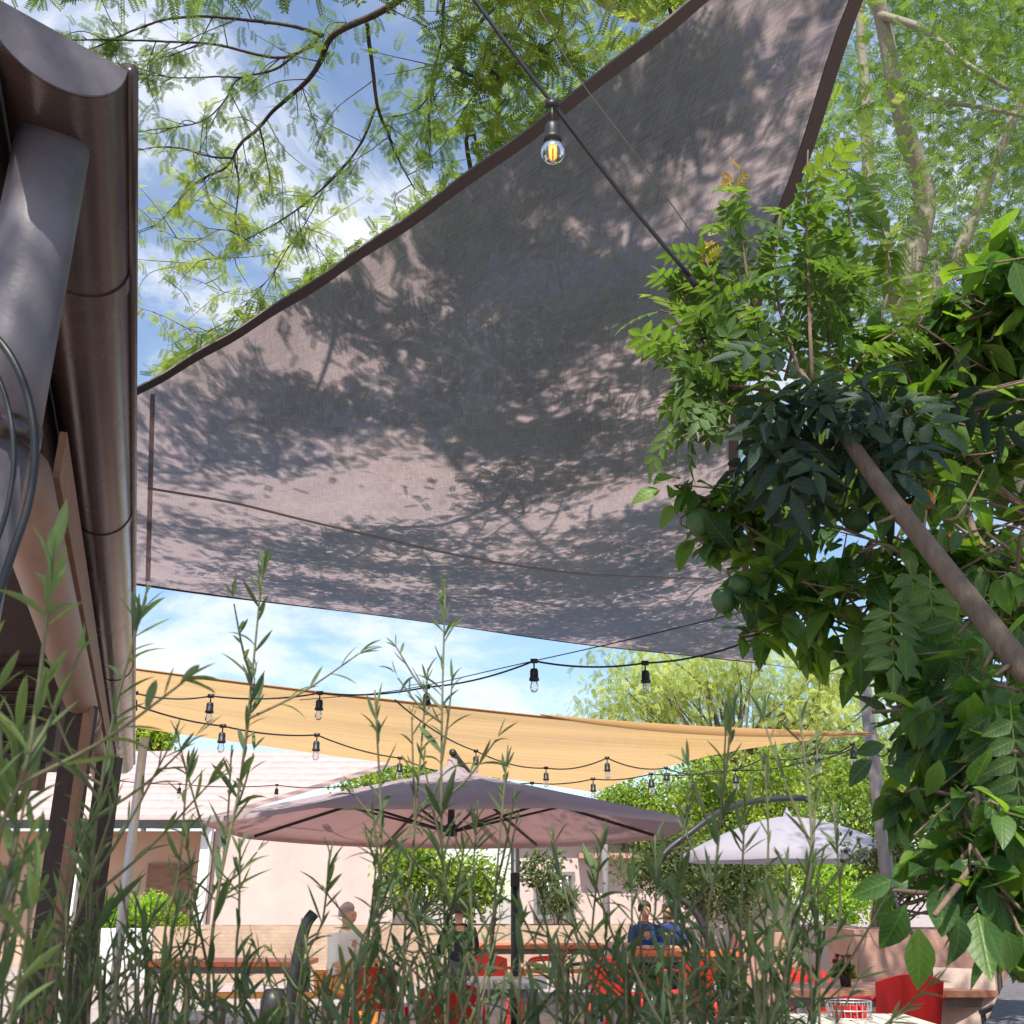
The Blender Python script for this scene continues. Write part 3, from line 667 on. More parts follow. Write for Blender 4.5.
MB().tube([(base.x, base.y, z) for z in (0.0, 1.0, 2.1)], 0.042, 12).build('pole', 'blackmetal', t, True)
MB().box((base.x, base.y-0.06, 1.62), (0.09, 0.1, 0.12)).build('crank_box', 'blackmetal', t)
MB().tube(bez([(base.x, base.y, 2.06), (base.x-0.12, base.y-0.3, 2.22), (cx+0.05, cy+0.5, 2.56), (cx, cy, 2.6)], 20), 0.03, 10).build('arm', 'blackmetal', t, True)
MB().box((base.x, base.y, 0.05), (0.9, 0.9, 0.1)).build('base', 'blackmetal', t)
# second parasol: pale dome hung from a curved arm
c2 = P(790, 845, 16.0); R2 = 1.62
b2 = G(700, 15.2)
t = thing('parasol', (b2.x, b2.y, 0), 'pale lilac domed parasol hanging from a curved black banana arm', 'parasol')
g = parasol_canopy((c2.x, c2.y, 0), R2, 2.06, 2.58, dome=0.6, val=0.12)
MB().grid(g).build('canopy', 'umb2', t, True, uvs=np.stack([g[..., 0].ravel(), g[..., 1].ravel()], 1))
for j in range(8):
    a = R(22.5)+j*math.pi/4; ca, sa = math.cos(a), math.sin(a)
    MB().tube([(c2.x+ca*R2*f, c2.y+sa*R2*f, 2.58-0.52*f**1.6-0.02) for f in (0.03, 0.3, 0.6, 0.97)], 0.013, 6).build('rib', 'blackmetal', t)
MB().lathe((c2.x, c2.y, 2.53), [(0.09, 0), (0.05, 0.1), (0.02, 0.14), (0.001, 0.22)], 12).build('finial', 'umb2', t, True, uvs=np.zeros((48, 2)))
arm = [P(728, 1000, 15.2), P(700, 920, 15.2), P(672, 893, 15.2), P(655, 873, 15.2), P(665, 853, 15.25), P(690, 833, 15.3), P(720, 812, 15.5), P(755, 801, 15.8), P(800, 798, 16.0), P(808, 801, 16)]
arm[0].z = 0.02
MB().tube(bez(arm, 60), 0.045, 10).build('arm', 'blackmetal', t, True)
MB().box((arm[0].x, 15.2, 0.05), (0.9, 0.9, 0.1)).build('base', 'blackmetal', t)

# ------------------------------------------------------------------ far buildings
def hexbox(name, mat, parent, x0, x1, y0, y1, z0, z1): return MB().box(((x0+x1)/2, (y0+y1)/2, (z0+z1)/2), (x1-x0, y1-y0, z1-z0)).build(name, mat, parent)
YB = 24.0
ze = 1.5 + 72*0.86e-3*YB     # eave
xl, xr = G(-260, YB, 2.5).x, G(204, YB, 2.5).x
t = thing('restaurant', ((xl+xr)/2, YB+3, 0), 'apricot walled building with long pale tiled roof beyond the courtyard', 'building')
hexbox('wall', 'tanwall', t, xl, xr-0.25, YB+1.6, YB+8, 0, ze-0.1)
zr_ = 1.5 + 0.122*(YB+4.5)
ridge_x = G(350, YB+4, 4).x
mb = MB()
a = [(xl, YB, ze), (xr, YB, ze), (xr+4.6, YB+4.2, zr_), (xl, YB+4.2, zr_)]
mb.hexa([np.array(p) for p in a] + [np.array(p)+[0, 0, 0.12] for p in a]); mb.build('roof', 'roofpink', t)
hexbox('gutter', 'blackmetal', t, xl, xr, YB-0.13, YB-0.003, ze-0.13, ze+0.05)
for px in (-70, 66, 198): 
    x = G(px, YB, 1.5).x; hexbox('column', 'whitepaint', t, x-0.11, x+0.11, YB+0.2, YB+0.42, 0, ze-0.02)
x = G(150, YB+1.6, 1.5).x
hexbox('door', 'brownwood', t, x-0.1, x+0.9, YB+1.54, YB+1.597, 0, 2.15)
x = G(10, YB+1.6, 1.5).x
f = hexbox('window', 'brownwood', t, x-0.7, x+0.1, YB+1.54, YB+1.597, 0.9, 2.1); hexbox('pane', 'windowglass', f, x-0.62, x+0.02, YB+1.53, YB+1.538, 0.98, 2.02)
# white gabled wing
x0, x1 = xr+0.06, G(392, YB, 2).x
t = thing('white_cottage', ((x0+x1)/2, YB+3, 0), 'sunlit white plastered wing right of the apricot walled building', 'building')
mb = MB(); zz = ze+0.25
prof = [(x0, 0), (x1, 0), (x1, zz-0.35), (x0+(x1-x0)*0.42, zz-0.05), (x0, zz-0.1)]
v0 = [(x, YB+0.6, z) for x, z in prof]; v1 = [(x, YB+7, z) for x, z in prof]
mb.poly(v0); mb.poly(v1[::-1]); 
for i in range(5):
    j = (i+1) % 5; mb.poly([v0[j], v0[i], v1[i], v1[j]])
mb.build('wall', 'mauvewall', t)
mb = MB(); pk = (x0+(x1-x0)*0.42, zz-0.05)
for q in ((x1+0.2, zz-0.38), ):
    a = [(pk[0], YB+0.3, pk[1]+0.01), (q[0], YB+0.3, q[1]+0.01), (q[0], YB+7.2, q[1]+0.01), (pk[0], YB+7.2, pk[1]+0.01)]
    mb.hexa([np.array(p) for p in a] + [np.array(p)+[0, 0, 0.1] for p in a])
mb.build('roof', 'roofpink', t)
# white house in the middle distance
YH = 27.0
x0, x1 = G(520, YH, 2).x, G(790, YH, 2).x
t = thing('white_house', ((x0+x1)/2, YH+3, 0), 'white house with a small shuttered window behind the planter', 'building')
hexbox('wall', 'mauvewall', t, x0, x1, YH, YH+6, 0, 2.85)
a = [(x0-0.3, YH-0.4, 2.85), (x1+0.3, YH-0.4, 2.85), (x1+0.3, YH+3, 3.6), (x0-0.3, YH+3, 3.6)]
MB().hexa([np.array(p) for p in a] + [np.array(p)+[0, 0, 0.1] for p in a]).build('roof', 'roofpink', t)
xw0, xw1 = G(535, YH, 1.6).x, G(573, YH, 1.6).x
f = MB()
for zc in (0.95, 1.95): f.box(((xw0+xw1)/2, YH-0.05, zc), (xw1-xw0+0.1, 0.09, 0.09))
for xc in (xw0, xw1): f.box((xc, YH-0.053, 1.45), (0.08, 0.09, 0.93))
f = f.build('window', 'greywood', t)
hexbox('pane', 'windowglass', f, xw0+0.03, xw1-0.03, YH-0.03, YH-0.01, 0.98, 1.92)
mb = MB()
for x in np.linspace(xw0+0.15, xw1-0.15, 5): mb.box((x, YH-0.07, 1.70), (0.06, 0.03, 0.36))
mb.build('shutter', 'whitepaint', f)
hexbox('door_canopy', 'terra', t, G(578, YH, 2).x, G(640, YH, 2).x, YH-0.6, YH-0.003, 2.3, 2.42)
xc = G(600, YH-3, 1.5).x; 
tag(MB().tube([(xc, 22.5, z) for z in (0, 1.5, 2.9)], 0.075, 10).build('post', 'greywood', None, True), 'grey wooden post standing behind the beige planter by the white house', 'post')
# ------------------------------------------------------------------ planters and low walls
def planter(label, px0, px1, Y, ztop, depth, mat):
    x0, x1 = G(px0, Y, ztop).x, G(px1, Y, ztop).x
    t = thing('planter', ((x0+x1)/2, Y, 0), label, 'planter')
    th = 0.14; mb = MB()
    mb.box(((x0+x1)/2, Y+th/2, ztop/2), (x1-x0, th, ztop)); mb.box(((x0+x1)/2, Y+depth-th/2, ztop/2), (x1-x0, th, ztop))
    for x in (x0+th/2, x1-th/2): mb.box((x, Y+depth/2, ztop/2), (th, depth-2*th, ztop-0.002))
    mb.build('wall', mat, t)
    MB().box(((x0+x1)/2, Y+depth/2, (ztop-0.1)/2), (x1-x0-2*th-0.01, depth-2*th-0.01, ztop-0.1)).build('soil', 'soil', t)
planter('long beige brick planter in front of the white wing', 154, 372, 20.0, 0.93, 1.2, 'brick')
planter('long beige brick planter behind the middle orange table', 380, 690, 20.6, 0.93, 1.2, 'brick')
planter('short apricot planter between the two people and the right wall', 742, 800, 15.0, 1.0, 0.9, 'terra')
planter('pale plastered planter wall behind the flower pot', 800, 858, 16.0, 1.05, 0.9, 'pinkwall')
planter('broad terracotta wall planter behind the right table', 854, 1120, 11.5, 1.14, 1.0, 'terra')
planter('white plastered planter box under the lime topiary', 88, 153, 20.0, 0.9, 1.0, 'whitepaint')
a, b = PZ(985, 1022, 1.22), PZ(1024, 941, 1.22); d = (b-a); a2 = a - d*0.5; b2_ = b + d*0.6; nrm = Vector((d.y, -d.x, 0)).normalized()*0.45
mb = MB(); base4 = [a2, b2_, b2_+nrm, a2+nrm]
n = 40; rows_t = []
for k in range(n+1):
    f = k/n; p = a2.lerp(b2_, f); row = []
    for q in np.linspace(0, 1, 9): row.append(np.array(p + nrm*q) + [0, 0, 0.012*(rng.random()-0.5)])
    rows_t.append(row)
mb.grid(np.array(rows_t)[:, ::-1])
e0_ = np.array(rows_t)[:, 0]; e1_ = e0_.copy(); e1_[:, 2] = 0; mb.grid(np.stack([e0_, e1_]))
e0_ = np.array(rows_t)[:, -1]; e1_ = e0_.copy(); e1_[:, 2] = 0; mb.grid(np.stack([e1_, e0_]))
for k in (0, -1):
    e0_ = np.array(rows_t)[k]; e1_ = e0_.copy(); e1_[:, 2] = 0; mb.grid(np.stack([e0_, e1_]))
tag(mb.build('garden_wall', 'greystone'), 'rough grey stone wall top in the near right corner', 'wall')

# ------------------------------------------------------------------ furniture
def table(label, px, Y, wd, dp, mat, rz=0, zt=0.76, legs='greywood', slats=False, group=None, cat='table'):
    c = G(px, Y, zt); t = thing('table', (c.x, Y, 0), label, cat, group)
    mb = MB()
    if slats:
        n = 7
        for k in range(n):
            mb.box((c.x - wd/2 + (k+0.5)*wd/n, Y, zt-0.02), (wd/n-0.012, dp, 0.035))
        mb.build('tabletop', mat, t)
        MB().box((c.x, Y-dp/2+0.1, zt-0.06), (wd-0.04, 0.05, 0.04)).build('apron', mat, t)
    else:
        mb.box((c.x, Y, zt-0.025), (wd, dp, 0.05)); mb.build('tabletop', mat, t)
        MB().box((c.x, Y, zt-0.09), (wd-0.16, dp-0.14, 0.075)).build('apron', legs, t)
    for sx in (-1, 1):
        for sy in (-1, 1):
            MB().box((c.x+sx*(wd/2-0.12), Y+sy*(dp/2-0.1), (zt-0.13)/2), (0.09, 0.09, zt-0.13)).build('leg', legs, t)
    t.rotation_euler.z = rz; return t
def bench(label, px, Y, wd, mat='ochre', zt=0.45, legs='greywood'):
    c = G(px, Y, zt); t = thing('bench', (c.x, Y, 0), label, 'bench', 'plank benches at the tables')
    MB().box((c.x, Y, zt-0.02), (wd, 0.3, 0.045)).build('seat', mat, t)
    for s in (-1, 1):
        MB().box((c.x+s*(wd/2-0.2), Y, (zt-0.045)/2), (0.07, 0.24, zt-0.045)).build('leg', legs, t)
    return t
table('left orange table before the white planter', 232, 13.2, 1.9, 0.85, 'orange')
bench('ochre plank bench in front of the left orange table', 262, 12.6, 1.3)
table('middle orange table before the long brick planter', 528, 17.2, 2.3, 0.9, 'orange')
bench('ochre plank bench right of the red armchair at the middle table', 575, 16.4, 1.9)
table('orange table where the two people in blue sit', 672, 15.2, 1.7, 0.85, 'orange')
table('white topped table between the black post and dark jacket person', 492, 10.4, 1.0, 0.8, 'whitetop', zt=0.75)
table('brown wooden table with a flower pot near the grey wall', 880, 9.4, 1.75, 0.8, 'tablewood', zt=0.77)
table('cream slatted table at the bottom edge holding a wire basket', 858, 7.1, 0.82, 0.7, 'slat', zt=0.76, slats=True)
def red_chair(px, Y, label, rz, mat='redplastic'):
    c = G(px, Y, 0); t = thing('armchair', (c.x, Y, 0), label, 'chair', 'red plastic armchairs')
    ox, oy = c.x, Y
    u = np.linspace(-1, 1, 9); v = np.linspace(0, 1, 7)
    def put(g):
        g = np.asarray(g, float); cs, sn = math.cos(rz), math.sin(rz)
        h = g.copy(); h[..., 0] = g[..., 0]*cs-g[..., 1]*sn + ox; h[..., 1] = g[..., 0]*sn+g[..., 1]*cs + oy; return h
    seat = np.array([[[a*0.23, -0.22+0.44*b, 0.44-0.02*(1-a*a)*math.sin(b*3.1)] for a in u] for b in v])
    MB().shell(put(seat), 0.014).build('seat', mat, t, True)
    back = np.array([[[a*(0.22+0.02*b), 0.225+0.10*b-0.05*a*a, 0.45+0.38*b-0.05*a*a*b] for a in u] for b in v])
    MB().shell(put(back), 0.014).build('backrest', mat, t, True)
    for s in (-1, 1):
        arm = bez([(s*0.25, 0.25, 0.68), (s*0.275, 0.1, 0.665), (s*0.28, -0.12, 0.65), (s*0.265, -0.21, 0.60), (s*0.24, -0.215, 0.46)], 16)
        MB().tube(put(arm), 0.018, 8).build('armrest', mat, t, True)
        for y_, k in ((-0.2, -0.03), (0.2, 0.05)):
            MB().tube(put(np.array([(s*0.215, y_, 0.44), (s*0.25, y_+k, 0.0)])), [0.024, 0.018], 8).build('leg', mat, t, True)
    return t
red_chair(378, 11.2, 'red plastic armchair left of the person in the dark jacket', R(170))
red_chair(447, 9.3, 'red plastic armchair nearest the lavender stalks at bottom centre', R(185))
red_chair(545, 15.3, 'orange red plastic armchair side on beside the black post', R(-90))
red_chair(496, 13.4, 'red plastic armchair half hidden left of the black post', R(160))
red_chair(618, 12.8, 'red plastic armchair among the stalks below the people in blue', R(150))
red_chair(903, 8.6, 'dark red armchair with its broad back to us at the brown table', R(190), 'darkred').scale = (1.12, 1.12, 1.14)
red_chair(828, 10.5, 'bright red armchair behind the flower pot', R(10))
red_chair(690, 13.0, 'red plastic armchair in front of the orange table of the people in blue', R(200))
# wooden armchair with black frame at right, and a pink backed one in the middle
def frame_chair(px, Y, label, rz, backmat):
    c = G(px, Y, 0); t = thing('armchair', (c.x, Y, 0), label, 'chair'); ox, oy = c.x, Y
    def put(pts):
        cs, sn = math.cos(rz), math.sin(rz); return [(x*cs-y*sn+ox, x*sn+y*cs+oy, z) for x, y, z in pts]
    def pb(name, g, th, mat):
        g = np.array([[put([p])[0] for p in row] for row in g]); MB().shell(g, th).build(name, mat, t, True)
    u = np.linspace(-1, 1, 7); v = np.linspace(0, 1, 7)
    pb('seat', [[(a*0.24, -0.24+0.48*b, 0.44) for a in u] for b in v], 0.03, backmat)
    pb('backrest', [[(a*0.24, 0.25+0.12*b+0.02*math.sin(b*3)-0.02*a*a, 0.5+0.42*b) for a in u] for b in v], 0.02, backmat)
    for s in (-1, 1):
        MB().tube(put([(s*0.27, 0.24, 0), (s*0.27, 0.27, 0.45), (s*0.27, 0.38, 0.94)]), 0.02, 8).build('leg', 'blackmetal', t)
        MB().tube(put([(s*0.27, -0.27, 0), (s*0.27, -0.24, 0.66)]), 0.02, 8).build('leg', 'blackmetal', t)
        MB().tube(put([(s*0.27, -0.27, 0.66), (s*0.27, 0.0, 0.67), (s*0.27, 0.31, 0.66)]), 0.022, 8).build('armrest', 'blackmetal', t)
        MB().tube(put([(s*0.27, -0.25, 0.4), (s*0.27, 0.26, 0.4)]), 0.018, 8).build('side_rail', 'blackmetal', t)
frame_chair(968, 8.9, 'wooden armchair with black frame at right end of the brown table', R(-38), 'creamcush')
frame_chair(598, 13.8, 'dusty pink backed chair tilted at right end of the middle table', R(-60), 'pinkcush')
# flower pot and wire basket, black curved light
c = G(846, 9.35, 0.77)
t = thing('flower_pot', (c.x, 9.35, 0.77), 'small dark pot with dark red blooms on the brown table', 'flower pot')
MB().lathe(c, [(0.001, 0), (0.04, 0), (0.05, 0.09), (0.052, 0.11), (0.045, 0.11), (0.043, 0.09), (0.001, 0.09)], 16).build('pot', 'blackmetal', t, True)
mb = MB(); d = unit(rng.normal(size=(60, 3))*[1, 1, 0.6]+[0, 0, 0.9]); scatter(mb, SMALL, np.array(c)+[0, 0, 0.09]+d*0.03, d, rnd_dir(60), 0.09, rng.random(60)); mb.build('leaves', 'olive', t)
mb = MB()
for k in range(7):
    q = np.array(c)+[rng.normal()*0.04, rng.normal()*0.04, 0.19+rng.random()*0.05]; d = rnd_dir(16); scatter(mb, SMALL, np.repeat(q[None], 16, 0), d, rnd_dir(16), 0.03, 0.5)
mb.build('blooms', 'flower', t)
c = G(850, 7.15, 0.76)
t = thing('wire_basket', (c.x, 7.15, 0.758), 'low wire basket of red packets on the cream slatted table', 'basket')
mb = MB()
for z in (0.005, 0.05, 0.10): mb.tube([(c.x+0.14*math.cos(a), 7.15+0.10*math.sin(a), 0.76+z) for a in np.linspace(0, 2*math.pi, 25)], 0.004, 6)
for a in np.linspace(0, 2*math.pi, 22, endpoint=False): mb.tube([(c.x+0.13*math.cos(a), 7.15+0.09*math.sin(a), 0.765), (c.x+0.145*math.cos(a), 7.15+0.105*math.sin(a), 0.86)], 0.003, 5)
mb.build('wires', 'galv', t)
for k in range(4): MB().box((c.x-0.075+k*0.05, 7.15, 0.80), (0.035, 0.09, 0.07)).build('packet', 'redplastic', t)
q = G(292, 4.6, 0.0)
t = thing('garden_light', (q.x, 4.6, 0), 'black garden spotlight on a bent neck among the stalks', 'garden light')
MB().tube(bez([P(287, 1040, 4.6), P(290, 1000, 4.6), P(298, 955, 4.6), P(306, 925, 4.6), P(314, 913, 4.6)], 20), [0.024]*21, 12).build('neck', 'blackmetal', t, True)
MB().tube([(q.x-0.02, 4.6, 0), (q.x-0.02, 4.6, 1.0)], 0.03, 12).build('stand', 'blackmetal', t, True)
hd = P(274, 1000, 4.6); MB().lathe(hd, [(0.001, 0.045), (0.04, 0.04), (0.055, 0.0), (0.05, -0.12), (0.001, -0.13)], 16).build('lamp_head', 'blackmetal', t, True)

# ------------------------------------------------------------------ people
def skin_mesh(name, joints, edges, parent, mat, sub=2):
    me = bpy.data.meshes.new(name); keys = list(joints)
    loc = Vector(parent_world(parent))
    me.from_pydata([Vector(joints[k][0]) - loc for k in keys], [(keys.index(a), keys.index(b)) for a, b in edges], [])
    o = bpy.data.objects.new(name, me); COL.objects.link(o)
    md = o.modifiers.new('s', 'SKIN'); md.use_smooth_shade = True
    for k, sv in zip(keys, me.skin_vertices[0].data):
        r = joints[k][1]; sv.radius = (r, r) if np.isscalar(r) else r
        sv.use_root = (k == keys[0])
    o.modifiers.new('d', 'SUBSURF').levels = sub
    dg = bpy.context.evaluated_depsgraph_get(); ev = o.evaluated_get(dg); m2 = bpy.data.meshes.new_from_object(ev)
    bpy.data.objects.remove(o); m2.name = name; m2.materials.clear(); m2.materials.append(M[mat])
    o = bpy.data.objects.new(name, m2); COL.objects.link(o); o.parent = parent
    for p in m2.polygons: p.use_smooth = True
    return o
def person(px, Y, rz, label, shirt, hair, seat=0.46, lean=0.08, trousers='trouser'):
    c = G(px, Y, 0); t = thing('person', (c.x, Y, 0), label, 'person')
    def w(x, y, z): 
        cs, sn = math.cos(rz), math.sin(rz); return (x*cs-y*sn+c.x, x*sn+y*cs+Y, z)
    s = seat+0.09; l = lean     # faces -y before turning
    J = {'pelvis': (w(0, 0.02, s), (0.15, 0.12)), 'waist': (w(0, -l*0.3, s+0.2), (0.13, 0.1)), 'chest': (w(0, -l*0.8, s+0.4), (0.155, 0.11)), 'neck0': (w(0, -l, s+0.53), 0.07), 'collar': (w(0, -l*1.08, s+0.575), 0.056), 'neck': (w(0, -l*1.15, s+0.61), 0.05),
         'head': (w(0, -l*1.3-0.02, s+0.69), (0.075, 0.09)), 'crown': (w(0, -l*1.3-0.01, s+0.78), (0.07, 0.085)), 'nose': (w(0, -l*1.3-0.115, s+0.685), 0.013), 'chin': (w(0, -l*1.3-0.07, s+0.62), 0.035)}
    E = [('pelvis', 'waist'), ('waist', 'chest'), ('chest', 'neck0'), ('neck0', 'collar'), ('collar', 'neck'), ('neck', 'head'), ('head', 'crown'), ('head', 'nose'), ('head', 'chin')]
    for n_, sd in (('l', -1), ('r', 1)):
        J[n_+'sh'] = (w(sd*0.185, -l, s+0.47), 0.058); J[n_+'el'] = (w(sd*0.25, -0.08-l, s+0.2), 0.043); J[n_+'wr'] = (w(sd*0.14, -0.32-l, s+0.24), 0.03); J[n_+'ha'] = (w(sd*0.1, -0.40-l, s+0.24), 0.034)
        for k in range(4): J[f'{n_}f{k}'] = (w(sd*(0.1-0.022*(k-1)), -0.475-l+0.008*abs(k-1), s+0.225), 0.0095)
        J[n_+'th'] = (w(sd*0.055, -0.42-l, s+0.26), 0.011)
        J[n_+'hip'] = (w(sd*0.09, 0, s), 0.088); J[n_+'kn'] = (w(sd*0.12, -0.42, s-0.02), 0.062); J[n_+'an'] = (w(sd*0.12, -0.44, 0.09), 0.042); J[n_+'to'] = (w(sd*0.13, -0.60, 0.035), 0.035)
        E += [('chest', n_+'sh'), (n_+'sh', n_+'el'), (n_+'el', n_+'wr'), (n_+'wr', n_+'ha'), (n_+'ha', n_+'th'), ('pelvis', n_+'hip'), (n_+'hip', n_+'kn'), (n_+'kn', n_+'an'), (n_+'an', n_+'to')]
        E += [(n_+'ha', f'{n_}f{k}') for k in range(4)]
    skin_mesh('body', J, E, t, 'skin')
    def sub(keys, f, name, mat):
        JJ = {k: (J[k][0], tuple(np.array(J[k][1])*f+0.014) if not np.isscalar(J[k][1]) else J[k][1]*f+0.012) for k in keys}
        skin_mesh(name, JJ, [e for e in E if e[0] in keys and e[1] in keys], t, mat)
    sub(['pelvis', 'waist', 'chest', 'neck0', 'collar', 'lsh', 'lel', 'rsh', 'rel', 'lwr', 'rwr'] if shirt == 'navy' else ['pelvis', 'waist', 'chest', 'neck0', 'collar', 'lsh', 'lel', 'rsh', 'rel'], 1.1, 'shirt', shirt)
    sub(['pelvis', 'lhip', 'lkn', 'lan', 'rhip', 'rkn', 'ran'], 1.1, 'trousers', trousers)
    h = np.array(w(0, -l*1.3+0.012, s+0.735)); mb = MB(); rows = []
    for a in np.linspace(0, 1.9, 10):
        rows.append([h + np.array([0.098*math.sin(a)*math.cos(b), 0.115*math.sin(a)*math.sin(b), 0.118*math.cos(a)])*(1+0.04*math.sin(5*b+3*a)) for b in np.linspace(0, 2*math.pi, 25)])
    rows = np.array(rows)
    fwd = np.array(w(0, -1, 0))-np.array(w(0, 0, 0)); low = ((rows-h) @ fwd > 0.02) & (rows[..., 2] < h[2]+0.045)
    rows[low] = h + (rows[low]-h)*0.55
    mb.grid(rows); mb.build('hair', hair, t, True)
    for sd in (-1, 1): MB().lathe(w(sd*0.03, -l*1.3-0.100, s+0.715), [(0.001, -0.008), (0.008, 0), (0.001, 0.008)], 8).build('eye', 'eye', t)
    return t
person(334, 12.6, R(60), 'grey haired person in white top seated at the left orange table', 'white', 'hairgrey', trousers='orangecloth')
person(459, 14.6, R(195), 'brown haired person in dark jacket seated with back half turned', 'navy', 'hairbrown')
person(647, 15.9, R(10), 'person in blue top with brown hair at the orange table, left of the pair', 'blue', 'hairbrown')
person(675, 15.9, R(-25), 'grey haired person in blue top at the orange table, right of the pair', 'blue', 'hairgrey')
for px, Y, rz, lab in ((334, 12.62, R(60), 'plain wooden stool under the grey haired person in white'), (459, 14.6, R(195), 'plain wooden stool under the person in the dark jacket'),
                       (647, 15.92, 0, 'plain wooden stool under the left person in blue'), (675, 15.92, 0, 'plain wooden stool under the grey haired person in blue')):
    c = G(px, Y, 0); t = thing('stool', (c.x, Y, 0), lab, 'stool')
    MB().lathe((c.x, Y, 0.40), [(0.001, 0), (0.17, 0), (0.18, 0.02), (0.17, 0.04), (0.001, 0.04)], 18).build('seat', 'tablewood', t)
    for a in range(4): MB().tube([(c.x+0.12*math.cos(a*1.57+0.78), Y+0.12*math.sin(a*1.57+0.78), 0.4), (c.x+0.17*math.cos(a*1.57+0.78), Y+0.17*math.sin(a*1.57+0.78), 0)], 0.016, 8).build('leg', 'tablewood', t)
# ------------------------------------------------------------------ plants
def clump_tree(name, label, base, top, crowns, leaf, bark, nclump, per, size, spread, r0=0.08, tmpl=QUADL, cat='tree', group=None, droop=0.0, part='crown', nbr=None, tone=(0.1, 1.0), shell=0.75, trunkbend=0.15):
    """crowns: list of (centre, radii); clumps of leaves carried by limbs from a tapered trunk"""
    t = thing(name, base, label, cat, group)
    base = np.array(base, float); top = np.array(top, float)
    mid = (base+top)/2 + rng.normal(size=3)*trunkbend*np.array([1, 1, 0])
    tp = bez([base, mid, top], 14)
    MB().tube(tp, np.linspace(r0, r0*0.55, len(tp)), 9).build('trunk', bark, t, True)
    wts = np.array([np.prod(r)**0.8 for _, r in crowns]); wts /= wts.sum()
    C = []
    for k in rng.choice(len(crowns), nclump, p=wts):
        c, r = crowns[k]; d = rnd_dir(1)[0]; C.append(np.array(c) + d*np.array(r)*(shell + (1-shell)*rng.random())*rng.random()**0.25)
    C = np.array(C)
    br = MB(); 
    for k in range(min(nclump, nbr if nbr else nclump)):
        s = tp[int(len(tp)*(0.55+0.44*rng.random()))]; m = (s+C[k])/2 + rng.normal(size=3)*0.08*np.linalg.norm(C[k]-s)
        q = bez([s, m, C[k]], 8); br.tube(q, np.linspace(r0*0.32, r0*0.06, len(q)), 5, False)
    br.build('limbs', bark, t, True)
    n = nclump*per; idx = np.repeat(np.arange(nclump), per)
    off = rng.normal(size=(n, 3))*np.array(spread); pos = C[idx] + off
    d = unit(rnd_dir(n) + unit(off)*0.6 + np.array([0, 0, -droop])); nr = unit(rnd_dir(n)*0.8 + np.array([0, 0, 1.0]))
    ct = rng.uniform(tone[0], tone[1], nclump)
    mb = MB(); scatter(mb, tmpl, pos, d, nr, size*rng.uniform(0.6, 1.25, n), np.clip(ct[idx] + rng.normal(size=n)*0.15, 0, 1), curl=rng.uniform(0, 0.5, n))
    mb.build(part, leaf, t); return t

# --- trees and shrubs beyond
def at(px, py, Y): return np.array(P(px, py, Y))
def gb(px, Y): return np.array(G(px, Y, 0))
BG = 'trees behind the courtyard'
clump_tree('feathery_tree', 'tall pale feathery tree against the sky above the sand sail', gb(735, 33), at(735, 760, 33), [(at(740, 700, 33), (4.2, 2.5, 2.0)), (at(660, 690, 34), (2.6, 2, 1.6)), (at(850, 710, 33), (3.2, 2, 2.4)), (at(790, 770, 33), (3.8, 2, 1.8))],
           'willow', 'treebark', 110, 110, 0.34, (0.62, 0.6, 0.36), 0.22, FEATHER, group=BG, droop=0.5)
clump_tree('bush', 'bright green rounded bush right of the sand sail corner', gb(668, 27), at(668, 830, 27), [(at(665, 808, 27), (1.9, 1.2, 1.0)), (at(625, 815, 27), (1.1, 1, 0.9))], 'bush', 'treebark', 60, 170, 0.13, (0.25, 0.25, 0.2), 0.1, group=BG, tone=(0.3, 1.0))
clump_tree('bush', 'yellow green bush behind the curved parasol arm', gb(745, 26), at(745, 830, 26), [(at(745, 795, 26), (1.9, 1.2, 1.1)), (at(760, 850, 25.5), (1.8, 1.1, 1.2))], 'bush', 'treebark', 70, 170, 0.13, (0.26, 0.26, 0.2), 0.1, group=BG, tone=(0.1, 0.9))
clump_tree('bush', 'loose green bush around the foot of the wooden mast', gb(872, 21), at(872, 840, 21), [(at(885, 800, 21), (1.7, 1.0, 1.2)), (at(840, 860, 21), (0.9, 0.8, 0.8))], 'bush', 'treebark', 60, 150, 0.12, (0.24, 0.24, 0.2), 0.09, group=BG, tone=(0.1, 0.85))
clump_tree('bush', 'sunlit lime green bush between pale parasol and terracotta planter', gb(838, 19), at(838, 905, 19), [(at(835, 892, 19), (0.75, 0.6, 0.5))], 'lime', 'treebark', 25, 120, 0.09, (0.16, 0.16, 0.12), 0.05, group=BG)
clump_tree('olive_tree', 'small dark olive tree standing behind the pale parasol', gb(705, 21.5), at(705, 870, 21.5), [(at(715, 880, 21.5), (1.4, 0.8, 0.75)), (at(655, 862, 22), (0.9, 0.7, 0.55))], 'olive', 'treebark', 60, 120, 0.11, (0.22, 0.2, 0.16), 0.07, group=BG, tone=(0.2, 1.0))
clump_tree('small_tree', 'dark leaved small tree with grey trunk under the right edge of the pale parasol', gb(880, 14.5), at(880, 875, 14.5), [(at(905, 862, 14.5), (0.85, 0.5, 0.42)), (at(980, 850, 14.5), (0.8, 0.5, 0.5))], 'olive', 'treebark', 45, 110, 0.10, (0.16, 0.16, 0.13), 0.07, group=BG)
clump_tree('small_tree', 'light green tree showing above the mauve parasol beside the pale roof', gb(405, 30), at(405, 820, 30), [(at(400, 775, 30), (1.9, 1.2, 0.8)), (at(450, 790, 30), (1.6, 1.2, 0.9))], 'bush', 'treebark', 50, 130, 0.16, (0.3, 0.3, 0.22), 0.12, group=BG, tone=(0.5, 1.0))
